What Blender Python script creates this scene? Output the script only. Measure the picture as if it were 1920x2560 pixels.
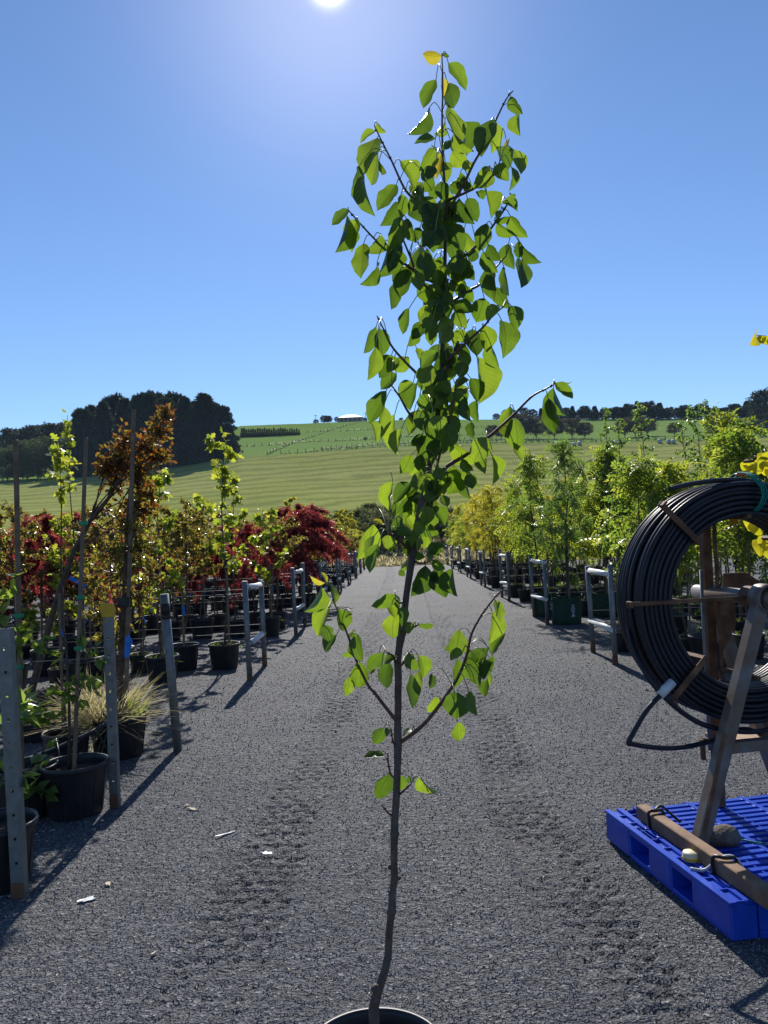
import bpy, bmesh, math, random
import numpy as np
from mathutils import Vector, Matrix, Euler
R_ = math.radians
sc = bpy.context.scene
for o in list(bpy.data.objects): bpy.data.objects.remove(o)
col = sc.collection
# ---------------------------------------------------------------- camera
CAM_H, PITCH, ROLL, FPX = 1.6, 2.03, 2.3, 1920.0
cam_d = bpy.data.cameras.new('camera'); cam = bpy.data.objects.new('camera', cam_d); col.objects.link(cam)
cam_d.sensor_fit = 'VERTICAL'; cam_d.angle_y = 2*math.atan(1280/FPX)
cam_d.clip_start = .05; cam_d.clip_end = 9000
cam.matrix_world = Matrix.Translation((0,0,CAM_H)) @ Matrix.Rotation(R_(90+PITCH),4,'X') @ Matrix.Rotation(R_(-ROLL),4,'Z')
sc.camera = cam
# ---------------------------------------------------------------- sky, sun, exposure
SUN_EL, SUN_AZ = 36.75, -2.6           # degrees; azimuth clockwise from +Y
sd = Vector((math.sin(R_(SUN_AZ))*math.cos(R_(SUN_EL)), math.cos(R_(SUN_AZ))*math.cos(R_(SUN_EL)), math.sin(R_(SUN_EL))))
w = bpy.data.worlds.new('World'); sc.world = w; w.use_nodes = True
nt = w.node_tree; nt.nodes.clear()
sky = nt.nodes.new('ShaderNodeTexSky'); sky.sky_type = 'NISHITA'; sky.sun_disc = False
sky.sun_elevation = R_(SUN_EL); sky.sun_rotation = R_(SUN_AZ); sky.altitude = 100
sky.air_density = 1.0; sky.dust_density = .04; sky.ozone_density = 4.5
bg = nt.nodes.new('ShaderNodeBackground'); bg.inputs[1].default_value = .085
# the bright aureole round the sun itself
geo = nt.nodes.new('ShaderNodeNewGeometry')
dot = nt.nodes.new('ShaderNodeVectorMath'); dot.operation = 'DOT_PRODUCT'; dot.inputs[1].default_value = (-sd.x,-sd.y,-sd.z)
nt.links.new(geo.outputs['Incoming'], dot.inputs[0])
clampn = nt.nodes.new('ShaderNodeMath'); clampn.operation = 'MAXIMUM'; clampn.inputs[1].default_value = 0
nt.links.new(dot.outputs['Value'], clampn.inputs[0])
def powterm(e, k):
    p = nt.nodes.new('ShaderNodeMath'); p.operation = 'POWER'; p.inputs[1].default_value = e
    nt.links.new(clampn.outputs[0], p.inputs[0])
    m = nt.nodes.new('ShaderNodeMath'); m.operation = 'MULTIPLY'; m.inputs[1].default_value = k
    nt.links.new(p.outputs[0], m.inputs[0]); return m
t1, t2 = powterm(9000, 40.0), powterm(80, 2.6)
ad = nt.nodes.new('ShaderNodeMath'); nt.links.new(t1.outputs[0], ad.inputs[0]); nt.links.new(t2.outputs[0], ad.inputs[1])
gc = nt.nodes.new('ShaderNodeVectorMath'); gc.operation = 'SCALE'; gc.inputs[0].default_value = (1.0,.90,.93)
nt.links.new(ad.outputs[0], gc.inputs['Scale'])
tintn = nt.nodes.new('ShaderNodeVectorMath'); tintn.operation = 'MULTIPLY'; tintn.inputs[1].default_value = (.92,1.0,1.12); nt.links.new(sky.outputs[0], tintn.inputs[0])   # clear deep blue air
sm = nt.nodes.new('ShaderNodeVectorMath'); nt.links.new(tintn.outputs[0], sm.inputs[0]); nt.links.new(gc.outputs[0], sm.inputs[1])
out = nt.nodes.new('ShaderNodeOutputWorld')
nt.links.new(sm.outputs[0], bg.inputs[0]); nt.links.new(bg.outputs[0], out.inputs[0])
sun_d = bpy.data.lights.new('sun','SUN'); sun_d.energy = 5.0; sun_d.angle = R_(.53); sun_d.color = (1,.95,.87)
sun = bpy.data.objects.new('sun', sun_d); col.objects.link(sun); sun.location = sd*40
sun.rotation_euler = (-sd).to_track_quat('-Z','Y').to_euler()
sc.view_settings.view_transform = 'Standard'; sc.view_settings.look = 'None'
sc.view_settings.exposure = .42; sc.view_settings.gamma = 1; sc.view_settings.use_curve_mapping = False
sc.render.engine = 'CYCLES'
sc.render.resolution_x, sc.render.resolution_y = 768, 1024
# ---------------------------------------------------------------- pixels (1659x2212 view) -> places
RM = np.array(cam.matrix_world.to_3x3()); CO = np.array([0,0,CAM_H]); DS = 1920/1659
def ray(x,y): return RM @ np.array([(x*DS-960)/FPX, -(y*DS-1280)/FPX, -1.0])
def G(x,y,z=0.0):
    d = ray(x,y); return CO + d*((z-CAM_H)/d[2])
def P(x,y,depth):
    d = ray(x,y); return CO + d*(depth/d[1])
rng = np.random.default_rng(7); random.seed(7)
# ---------------------------------------------------------------- helpers
def unit(v):
    v = np.asarray(v,float); return v/(np.linalg.norm(v)+1e-12)
def frame_of(t):
    t = unit(t); a = np.array([0,0,1.0]) if abs(t[2])<.9 else np.array([1.0,0,0])
    x = unit(np.cross(a,t)); return x, np.cross(t,x), t
class MB:
    def __init__(s): s.v=[]; s.f=[]; s.n=0; s.sm=[]
    def add(s, v, f, smooth=False):
        v = np.asarray(v,float).reshape(-1,3); s.v.append(v)
        s.f += [tuple(i+s.n for i in q) for q in f]; s.sm += [smooth]*len(f); s.n += len(v); return s
    def box(s, c, size, rot=None, ch=.0):
        hx,hy,hz = [k/2 for k in size]; ch=min(ch,hx*.9,hy*.9,hz*.9)
        if ch<=0:
            v = np.array([[x,y,z] for x in(-hx,hx) for y in(-hy,hy) for z in(-hz,hz)])
            f = [(0,1,3,2),(4,6,7,5),(0,4,5,1),(2,3,7,6),(0,2,6,4),(1,5,7,3)]
        else:
            bm=bmesh.new(); bmesh.ops.create_cube(bm,size=1)
            for q in bm.verts: q.co=Vector((q.co.x*2*hx,q.co.y*2*hy,q.co.z*2*hz))
            bmesh.ops.bevel(bm,geom=bm.edges[:],offset=ch,segments=1,affect='EDGES')
            bm.verts.index_update(); v=np.array([q.co[:] for q in bm.verts]); f=[[q.index for q in fc.verts] for fc in bm.faces]; bm.free()
        if rot is not None: v = v @ np.asarray(rot).T
        return s.add(v+np.asarray(c,float), f)
    def bar(s, a, b, wx, wy, up=(0,0,1), ch=0.0):      # box from a to b
        a=np.asarray(a,float); b=np.asarray(b,float); t=unit(b-a); x=np.cross(np.asarray(up,float),t)
        x = unit(x) if np.linalg.norm(x)>1e-4 else np.array([1.0,0,0]); y=np.cross(t,x)
        return s.box((a+b)/2,(wx,wy,np.linalg.norm(b-a)),np.stack([x,y,t],1),ch)
    def tube(s, path, rad, n=6, caps=True, closed=False, smooth=True):
        p=np.asarray(path,float); m=len(p); rad=np.broadcast_to(np.asarray(rad,float),(m,))
        T=np.gradient(p,axis=0) if not closed else np.roll(p,-1,0)-np.roll(p,1,0)
        x,y,t=frame_of(T[0]); ang=np.arange(n)*2*math.pi/n; V=[]
        for i in range(m):
            t=unit(T[i]); x=unit(x-t*np.dot(x,t)); y=np.cross(t,x)
            V.append(p[i]+rad[i]*(np.outer(np.cos(ang),x)+np.outer(np.sin(ang),y)))
        F=[]; mm=m if closed else m-1
        for i in range(mm):
            j=(i+1)%m
            for k in range(n): F.append((i*n+k,i*n+(k+1)%n,j*n+(k+1)%n,j*n+k))
        s.add(np.concatenate(V),F,smooth)
        if caps and not closed:
            s.f += [tuple(s.n-m*n+k for k in range(n))[::-1], tuple(s.n-n+k for k in range(n))]; s.sm += [False]*2
        return s
    def lathe(s, prof, n=24, c=(0,0,0), smooth=True, axis=None):
        pr=np.asarray(prof,float); ang=np.arange(n)*2*math.pi/n; V=[]
        for r,z in pr: V.append(np.stack([r*np.cos(ang),r*np.sin(ang),np.full(n,z)],1))
        V=np.concatenate(V)
        if axis is not None:
            x,y,t=frame_of(axis); V=V@np.stack([x,y,t],0)
        F=[(i*n+k,i*n+(k+1)%n,(i+1)*n+(k+1)%n,(i+1)*n+k) for i in range(len(pr)-1) for k in range(n)]
        return s.add(V+np.asarray(c,float),F,smooth)
    def mesh(s, name, mat=None, off=None, tint=None):
        me=bpy.data.meshes.new(name); V=np.concatenate(s.v)
        if off is not None: V=V-np.asarray(off)
        me.from_pydata(V.tolist(),[],s.f)
        me.polygons.foreach_set('use_smooth',np.array(s.sm,bool)); me.update()
        if mat: me.materials.append(mat)
        return me
    def build(s, name, mat, parent=None, kind=None):
        off=np.array(parent['_o'][:]) if parent is not None and '_o' in parent else None
        return link(name, s.mesh(name,mat,off), parent, kind)
def link(name, me, parent=None, kind=None):
    o=bpy.data.objects.new(name,me); col.objects.link(o)
    if parent is not None:
        o.parent=parent
        if '_o' in parent: o['_o']=parent['_o']
    if kind: o['kind']=kind
    return o
def thing(name, loc, label, cat, group=None):
    o=bpy.data.objects.new(name,None); col.objects.link(o); o.location=loc; o.empty_display_size=.1
    o['_o']=[float(k) for k in loc]; o['label']=label; o['category']=cat
    if group: o['group']=group
    return o
def tag(o,label,cat,group=None,kind=None):
    if label: o['label']=label
    if cat: o['category']=cat
    if group: o['group']=group
    if kind: o['kind']=kind
    return o
def place(tpl, loc, rz, s, name, label, cat, group=None, tilt=(0,0)):
    """one plant of a template: [(part name, mesh, [(sub name, mesh)])], meshes shared"""
    r=bpy.data.objects.new(name,None); col.objects.link(r); r.location=loc; r.rotation_euler=(tilt[0],tilt[1],rz); r.scale=(s,s,s); r.empty_display_size=.1
    r['label']=label; r['category']=cat
    if group: r['group']=group
    for nm,me,subs in tpl:
        o=link(nm,me,r)
        if nm in STUFFY: o['kind']='stuff'
        for sn,sme in subs: link(sn,sme,o)
    return r
STUFFY={'foliage','weeds'}
def np_mesh(name, V, F, mat, smooth=False, tint=None):
    """V (N,3), F (M,k) integer array: fast mesh"""
    me=bpy.data.meshes.new(name); M,k=F.shape
    me.vertices.add(len(V)); me.vertices.foreach_set('co',np.ascontiguousarray(V,np.float32).ravel())
    me.loops.add(M*k); me.loops.foreach_set('vertex_index',np.ascontiguousarray(F,np.int32).ravel())
    me.polygons.add(M); me.polygons.foreach_set('loop_start',np.arange(0,M*k,k,dtype=np.int32))
    try: me.polygons.foreach_set('loop_total',np.full(M,k,np.int32))
    except Exception: pass
    me.polygons.foreach_set('use_smooth',np.full(M,smooth,bool))
    if tint is not None:
        a=me.attributes.new('tint','FLOAT','POINT'); a.data.foreach_set('value',np.ascontiguousarray(tint,np.float32))
    me.update(); me.validate()
    if mat: me.materials.append(mat)
    return me
# ---------------------------------------------------------------- materials
class NT:
    def __init__(s,name):
        s.m=bpy.data.materials.new(name); s.m.use_nodes=True; s.t=s.m.node_tree; s.b=s.t.nodes['Principled BSDF']; s.o=s.t.nodes['Material Output']
    def n(s,typ,**kw):
        q=s.t.nodes.new('ShaderNode'+typ)
        for k,v in kw.items():
            if k in q.inputs: q.inputs[k].default_value=v
            else: setattr(q,k,v)
        return q
    def l(s,a,b): s.t.links.new(a,b)
    def coord(s,kind='Object'): return s.n('TexCoord').outputs[kind]
    def noise(s,vec,scale,detail=3,rough=.55):
        q=s.n('TexNoise'); q.inputs['Scale'].default_value=scale; q.inputs['Detail'].default_value=detail; q.inputs['Roughness'].default_value=rough
        if vec: s.l(vec,q.inputs['Vector'])
        return q.outputs['Fac']
    def ramp(s,fac,stops):
        q=s.n('ValToRGB'); e=q.color_ramp.elements
        while len(e)<len(stops): e.new(.5)
        for i,(p,c) in enumerate(stops): e[i].position=p; e[i].color=(*c,1) if len(c)==3 else c
        s.l(fac,q.inputs[0]); return q.outputs[0]
    def mix(s,fac,a,b,mode='MIX'):
        q=s.n('MixRGB'); q.blend_type=mode
        for i,k in enumerate((fac,a,b)):
            if hasattr(k,'is_linked'): s.l(k,q.inputs[i])
            else: q.inputs[i].default_value = k if i==0 else (*k,1)
        return q.outputs[0]
    def bump(s,h,strength=.3,dist=.01,nrm=None):
        q=s.n('Bump'); q.inputs['Strength'].default_value=strength; q.inputs['Distance'].default_value=dist; s.l(h,q.inputs['Height'])
        if nrm: s.l(nrm,q.inputs['Normal'])
        return q.outputs[0]
    def col(s,c):
        if hasattr(c,'is_linked'): s.l(c,s.b.inputs['Base Color'])
        else: s.b.inputs['Base Color'].default_value=(*c,1)
        return s
    def set(s,**kw):
        for k,v in kw.items(): s.b.inputs[k.replace('_',' ')].default_value=v
        return s
def surf(name,stops,scale=8,rough=.6,bump=.0,bdist=.005,metal=0,detail=4,spec=.4,fine=None):
    m=NT(name); c=m.coord(); f=m.noise(c,scale,detail)
    m.col(m.ramp(f,stops)).set(Roughness=rough,Metallic=metal)
    m.b.inputs['Specular IOR Level'].default_value=spec
    if bump:
        m.l(m.bump(m.noise(c,fine or scale*5,3),bump,bdist),m.b.inputs['Normal'])
    return m.m
def leafmat(name, stops, trans, tmix=.5, rough=.38, attr='tint', spec=.45, veins=False):
    """leaf: glossy-diffuse face plus light passing through the blade"""
    m=NT(name)
    if attr=='tint': fac=m.n('Attribute',attribute_name='tint').outputs['Fac']
    else: fac=m.n('ObjectInfo').outputs['Random']
    base=m.ramp(fac,stops); tr=m.ramp(fac,trans)
    if veins:
        uv=m.coord('UV'); sx=m.n('SeparateXYZ'); m.l(uv,sx.inputs[0])
        a=m.n('Math',operation='SUBTRACT'); m.l(sx.outputs[0],a.inputs[0]); a.inputs[1].default_value=.5
        ab=m.n('Math',operation='ABSOLUTE'); m.l(a.outputs[0],ab.inputs[0])
        # side veins: stripes slanting from the midrib
        k=m.n('Math',operation='MULTIPLY_ADD'); m.l(ab.outputs[0],k.inputs[0]); k.inputs[1].default_value=-.55; m.l(sx.outputs[1],k.inputs[2])
        k2=m.n('Math',operation='MULTIPLY'); m.l(k.outputs[0],k2.inputs[0]); k2.inputs[1].default_value=62
        sn=m.n('Math',operation='SINE'); m.l(k2.outputs[0],sn.inputs[0])
        vv=m.ramp(sn.outputs[0],[(.86,(1,1,1)),(1,(.80,.84,.74))])
        mid=m.ramp(ab.outputs[0],[(.0,(.66,.72,.5)),(.022,(.72,.78,.6)),(.034,(1,1,1))])
        blot=m.ramp(m.noise(m.coord('Object'),4,4),[(.3,(.84,.86,.8)),(.7,(1.08,1.06,1))])
        pat=m.mix(1,m.mix(1,vv,mid,'MULTIPLY'),blot,'MULTIPLY')
        tr=m.mix(1,tr,pat,'MULTIPLY'); base=m.mix(.5,base,m.mix(1,base,pat,'MULTIPLY'))
        m.l(m.bump(sn.outputs[0],.18,.01),m.b.inputs['Normal'])
    m.l(base,m.b.inputs['Base Color']); m.set(Roughness=rough); m.b.inputs['Specular IOR Level'].default_value=spec
    t=m.n('BsdfTranslucent'); m.l(tr,t.inputs['Color'])
    mx=m.n('MixShader'); mx.inputs[0].default_value=tmix
    m.l(m.b.outputs[0],mx.inputs[1]); m.l(t.outputs[0],mx.inputs[2]); m.l(mx.outputs[0],m.o.inputs[0])
    return m.m
M={}
M['pot']=surf('black_pot_plastic',[(.3,(.012,.013,.016)),(.7,(.022,.023,.027))],14,.42,.25,.002,fine=60)
M['soil']=surf('potting_soil',[(.3,(.02,.014,.009)),(.65,(.07,.048,.03))],60,.95,.9,.01)
M['bag']=surf('green_grow_bag',[(.3,(.006,.028,.017)),(.7,(.012,.045,.026))],9,.75,.4,.004,fine=120)
M['bark']=surf('grey_brown_bark',[(.25,(.035,.027,.022)),(.55,(.085,.062,.048)),(.8,(.14,.11,.085))],30,.8,.6,.003,fine=180)
M['barkp']=surf('pear_bark',[(.25,(.05,.032,.028)),(.55,(.10,.072,.06)),(.85,(.17,.14,.12))],26,.7,.55,.002,fine=220)
M['twig']=surf('red_brown_twig',[(.3,(.07,.03,.02)),(.7,(.13,.06,.035))],40,.5,.2,.001)
M['petiole']=surf('green_petiole',[(.3,(.16,.2,.06)),(.7,(.24,.2,.09))],40,.45)
M['stake']=surf('hardwood_stake',[(.25,(.11,.075,.05)),(.6,(.19,.135,.09)),(.85,(.27,.20,.14))],16,.8,.5,.003,fine=90)
M['galv']=surf('galvanised_steel',[(.25,(.13,.14,.145)),(.6,(.2,.21,.215)),(.85,(.27,.28,.28))],18,.5,.25,.002,metal=.55,fine=70)
M['white_pvc']=surf('white_sleeve',[(.3,(.45,.46,.47)),(.7,(.68,.69,.7))],20,.45,.1,.002)
M['rust']=surf('rusty_steel',[(.25,(.045,.022,.014)),(.5,(.13,.062,.032)),(.75,(.22,.12,.066))],13,.75,.6,.003,fine=110)
M['steel']=surf('worn_painted_steel',[(.25,(.11,.065,.042)),(.45,(.16,.12,.095)),(.6,(.17,.165,.165)),(.85,(.24,.24,.235))],7,.55,.35,.002,metal=.25,fine=90)
M['timber']=surf('weathered_timber',[(.25,(.12,.065,.036)),(.55,(.20,.12,.07)),(.85,(.30,.2,.13))],11,.8,.6,.003,fine=70)
M['pipe']=surf('black_poly_pipe',[(.3,(.009,.011,.017)),(.7,(.018,.021,.03))],6,.42,.06,.001,spec=.3,fine=50)
M['blue']=surf('blue_pallet_plastic',[(.25,(.008,.045,.36)),(.6,(.012,.06,.47)),(.85,(.03,.09,.5))],9,.3,.25,.002,fine=120)
M['tape']=surf('black_tape',[(.3,(.008,.008,.008)),(.7,(.02,.02,.02))],20,.45)
M['yellow']=surf('yellow_plastic',[(.3,(.5,.27,.01)),(.7,(.65,.38,.02))],20,.5)
M['cream']=surf('cream_plastic',[(.3,(.62,.55,.33)),(.7,(.75,.68,.45))],20,.5)
M['tag']=surf('blue_plastic_tag',[(.3,(.01,.14,.52)),(.7,(.02,.2,.65))],20,.4)
M['tagg']=surf('green_tie_tape',[(.3,(.0,.2,.09)),(.7,(.01,.28,.14))],20,.4)
M['red']=surf('faded_red_plastic',[(.3,(.35,.05,.035)),(.7,(.5,.09,.06))],20,.5)
M['teal']=surf('teal_rope',[(.3,(.0,.14,.12)),(.7,(.01,.24,.2))],60,.8,.6,.003)
M['stone']=surf('rough_stone',[(.3,(.07,.055,.045)),(.7,(.17,.14,.115))],14,.9,.9,.01)
M['chip']=surf('pale_wood_chip',[(.3,(.42,.33,.22)),(.7,(.62,.53,.4))],30,.8)
M['scrap']=surf('torn_white_plastic',[(.3,(.22,.24,.27)),(.7,(.5,.53,.57))],60,.5)
M['tan']=surf('tan_board',[(.3,(.28,.18,.11)),(.7,(.4,.28,.18))],10,.8,.4,.002)
LEAF={}
LEAF['pear']=leafmat('pear_leaf',[(0,(.018,.044,.012)),(.5,(.028,.062,.016)),(1,(.042,.08,.02))],[(0,(.10,.19,.016)),(.5,(.2,.34,.022)),(1,(.4,.56,.034))],.44,.36,'obj',veins=True)
LEAF['young']=leafmat('young_pear_leaf',[(0,(.2,.17,.02)),(1,(.28,.24,.03))],[(0,(.62,.52,.04)),(1,(.7,.62,.06))],.5,.35,'obj',veins=True)
LEAF['crimson']=leafmat('crimson_lace_leaf',[(0,(.045,.012,.018)),(.6,(.085,.022,.028)),(1,(.16,.05,.04))],[(0,(.3,.03,.045)),(.6,(.55,.07,.075)),(1,(.75,.2,.11))],.5)
LEAF['lime']=leafmat('yellow_green_leaf',[(0,(.06,.1,.015)),(.5,(.11,.15,.02)),(1,(.17,.19,.03))],[(0,(.3,.42,.03)),(.5,(.5,.58,.04)),(1,(.72,.72,.07))],.5)
LEAF['bronze']=leafmat('bronze_leaf',[(0,(.05,.032,.014)),(.5,(.075,.065,.018)),(1,(.11,.11,.025))],[(0,(.26,.12,.03)),(.45,(.36,.29,.035)),(1,(.5,.5,.06))],.46,.3,spec=.6)
LEAF['copper']=leafmat('copper_leaf',[(0,(.06,.025,.012)),(.5,(.085,.045,.014)),(1,(.09,.085,.018))],[(0,(.34,.085,.015)),(.5,(.4,.17,.02)),(1,(.4,.38,.04))],.46,.28,spec=.6)
LEAF['gold']=leafmat('golden_leaf',[(0,(.12,.12,.015)),(.6,(.2,.17,.02)),(1,(.28,.2,.025))],[(0,(.42,.46,.03)),(.6,(.62,.58,.05)),(1,(.75,.62,.06))],.5)
LEAF['green']=leafmat('fresh_green_leaf',[(0,(.04,.08,.014)),(.5,(.07,.12,.02)),(1,(.12,.16,.03))],[(0,(.24,.4,.03)),(.5,(.4,.54,.05)),(1,(.62,.66,.08))],.5,.3,spec=.6)
LEAF['deep']=leafmat('mid_green_leaf',[(0,(.03,.065,.02)),(.5,(.05,.1,.03)),(1,(.085,.13,.045))],[(0,(.18,.33,.05)),(.5,(.29,.45,.07)),(1,(.44,.56,.1))],.48,.3,spec=.6)
LEAF['cercis']=leafmat('golden_heart_leaf',[(0,(.2,.19,.012)),(1,(.3,.25,.015))],[(0,(.6,.58,.02)),(1,(.8,.66,.03))],.5,.4,'obj',veins=True)
LEAF['grass']=leafmat('dry_golden_grass',[(0,(.26,.21,.09)),(.5,(.42,.34,.17)),(1,(.55,.47,.28))],[(0,(.45,.4,.15)),(1,(.72,.62,.36))],.45,.6)
LEAF['weed']=leafmat('weed_green',[(0,(.05,.1,.02)),(1,(.1,.15,.03))],[(0,(.25,.4,.03)),(1,(.42,.52,.06))],.45,.5)
LEAF['pine']=leafmat('dark_conifer_needles',[(0,(.008,.014,.014)),(.6,(.015,.026,.02)),(1,(.032,.048,.028))],[(0,(.01,.02,.01)),(1,(.07,.10,.03))],.25,.6,spec=.25)
LEAF['verge']=leafmat('rough_verge_grass',[(0,(.03,.04,.016)),(1,(.06,.07,.028))],[(0,(.03,.04,.012)),(1,(.06,.07,.02))],.2,.9,spec=.05)
LEAF['farbrown']=leafmat('brownish_far_leaf',[(0,(.035,.028,.02)),(.6,(.06,.048,.03)),(1,(.085,.08,.04))],[(0,(.06,.05,.02)),(1,(.12,.11,.04))],.3,.7,spec=.2)
LEAF['fargreen']=leafmat('olive_far_leaf',[(0,(.03,.045,.02)),(.6,(.05,.07,.028)),(1,(.08,.1,.04))],[(0,(.06,.09,.02)),(1,(.14,.18,.05))],.3,.7,spec=.2)
LEAF['bank']=leafmat('grey_green_scrub',[(0,(.05,.06,.03)),(.6,(.08,.09,.04)),(1,(.13,.12,.06))],[(0,(.1,.13,.04)),(1,(.22,.24,.07))],.35,.7,spec=.2)
# ================================================================ SETTING
def vnoise(x,y,cell,seed):
    r=np.random.default_rng(seed); g=r.random((97,97)); x=np.asarray(x)/cell; y=np.asarray(y)/cell
    xi=np.floor(x).astype(int); yi=np.floor(y).astype(int); fx=x-xi; fy=y-yi
    fx=fx*fx*(3-2*fx); fy=fy*fy*(3-2*fy); a=lambda i,j: g[(xi+i)%97,(yi+j)%97]
    return (a(0,0)*(1-fx)+a(1,0)*fx)*(1-fy)+(a(0,1)*(1-fx)+a(1,1)*fx)*fy
def sstep(a,b,x): t=np.clip((x-a)/(b-a),0,1); return t*t*(3-2*t)
TL=np.array([G(*q)[:2] for q in [(455,2130),(560,1900),(650,1720),(720,1560),(790,1400),(826,1310),(845,1240)]])
TR=np.array([G(*q)[:2] for q in [(1360,2110),(1210,1880),(1125,1740),(1075,1590),(1010,1440),(950,1330),(915,1240)]])
YARD_END=45.0
def yard_z(x,y):
    x=np.asarray(x,float); y=np.asarray(y,float)
    z=.022*(vnoise(x,y,1.7,1)-.5)+.014*(vnoise(x,y,.45,2)-.5)+.007*(vnoise(x,y,.12,3)-.5)
    for T,sd_ in ((TL,5),(TR,6)):
        o=np.argsort(T[:,1]); xc=np.interp(y,T[o,1],T[o,0]); t=(x-xc)/.19
        m=1-sstep(.75,1.15,np.abs(t))
        gate=.45+.55*sstep(.3,.62,vnoise(x,y,.55,sd_))
        row=y/.085+.4*np.abs(t); ph=np.floor(row)%2
        blk=(.5+.5*np.cos(2*np.pi*row))**1.5*(.4+.6*np.cos(2*np.pi*(t*1.7+.5*ph)))
        z=z-m*.012-m*gate*.033*blk
        z=z+.004*np.exp(-((np.abs(t)-1.2)/.16)**2)
    return z
# gravel material
m=NT('black_scoria_gravel'); pc=m.coord('Object')
vo=m.n('TexVoronoi'); vo.inputs['Scale'].default_value=95; m.l(pc,vo.inputs['Vector'])
sp=m.n('SeparateColor'); m.l(vo.outputs['Color'],sp.inputs[0])
grain=m.ramp(sp.outputs[0],[(0,(.058,.061,.069)),(.55,(.09,.094,.105)),(.88,(.125,.13,.145)),(.97,(.24,.24,.25))])
big=m.mix(1,m.ramp(m.noise(pc,.9,5),[(.3,(.70,.71,.74)),(.7,(1.02,1.01,1.0))]),m.ramp(m.noise(pc,14,4,.7),[(.3,(.62,.62,.64)),(.7,(1.1,1.1,1.1))]),'MULTIPLY')
dust=m.ramp(m.noise(pc,.35,4),[(.45,(1,1,1)),(.75,(1.25,1.18,1.05))])
m.col(m.mix(1,m.mix(1,grain,big,'MULTIPLY'),dust,'MULTIPLY')).set(Roughness=.8); m.b.inputs['Specular IOR Level'].default_value=.22
n1=m.bump(vo.outputs['Distance'],1,.008); n2=m.bump(m.noise(pc,28,4),.8,.03,n1); m.l(n2,m.b.inputs['Normal'])
M['gravel']=m.m
xs=np.concatenate([np.arange(-22,-3.2,.55),np.arange(-3.2,3.4,.021),np.arange(3.4,24,.55)])
ys=np.concatenate([np.arange(-8,1.2,.5),np.arange(1.2,9,.021),np.arange(9,16,.06),np.arange(16,YARD_END+.2,.4)])
XX,YY=np.meshgrid(xs,ys); ZZ=yard_z(XX,YY)
V=np.stack([XX,YY,ZZ],-1).reshape(-1,3); nx=len(xs); ii=np.arange(len(ys)-1)[:,None]*nx+np.arange(nx-1)[None]
F=np.stack([ii,ii+1,ii+1+nx,ii+nx],-1).reshape(-1,4)
o=link('gravel_yard',np_mesh('gravel_yard',V,F,M['gravel'],True)); o['kind']='structure'
# loose stones lying on the yard close by
N=250000; q=rng.random(N); yy=1.25*(24/1.25)**q; kp=rng.random(N)<(1-sstep(5,23,yy)); yy=yy[kp]; N=len(yy); yy=yy*(.97+.06*rng.random(N)); xx=(rng.random(N)*2-1)*(.56*yy+.25)
zz=yard_z(xx,yy); s_=(.0026+.0036*rng.random(N)**2)*np.minimum(yy/2.2,4)**.55
for T_,_k in ((TL,0),(TR,1)):      # pressed finer in the wheel tracks
    oo=np.argsort(T_[:,1]); s_=s_*np.where(np.abs(xx-np.interp(yy,T_[oo,1],T_[oo,0]))<.2,.68,1)
tpl=np.array([[1,0,-.4],[.2,.9,-.4],[-.9,.3,-.4],[-.2,-.95,-.4],[.15,.1,.75]])
ang=rng.random(N)*6.283; ca,sa=np.cos(ang),np.sin(ang)
jit=1+.5*(rng.random((N,5,3))-.5); L=tpl[None]*jit
L[:,:,2]*= (.55+.8*rng.random((N,1))); L[:,4,:2]+= .5*(rng.random((N,2))-.5)
V=np.empty((N,5,3)); V[:,:,0]=L[:,:,0]*ca[:,None]-L[:,:,1]*sa[:,None]; V[:,:,1]=L[:,:,0]*sa[:,None]+L[:,:,1]*ca[:,None]; V[:,:,2]=L[:,:,2]
V=V*s_[:,None,None]+np.stack([xx,yy,zz],-1)[:,None]
F=(np.array([[0,1,4],[1,2,4],[2,3,4],[3,0,4]])[None]+5*np.arange(N)[:,None,None]).reshape(-1,3)
m=NT('loose_scoria'); t=m.n('Attribute',attribute_name='tint').outputs['Fac']
m.col(m.ramp(t,[(0,(.042,.044,.05)),(.6,(.088,.092,.103)),(.92,(.165,.17,.185)),(1,(.45,.45,.45))])).set(Roughness=.38)
link('loose_gravel',np_mesh('loose_gravel',V.reshape(-1,3),F,m.m,False,np.repeat(rng.random(N),5)))
tag(bpy.data.objects['loose_gravel'],'loose black scoria chips scattered over the nursery path','gravel',kind='stuff')
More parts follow.
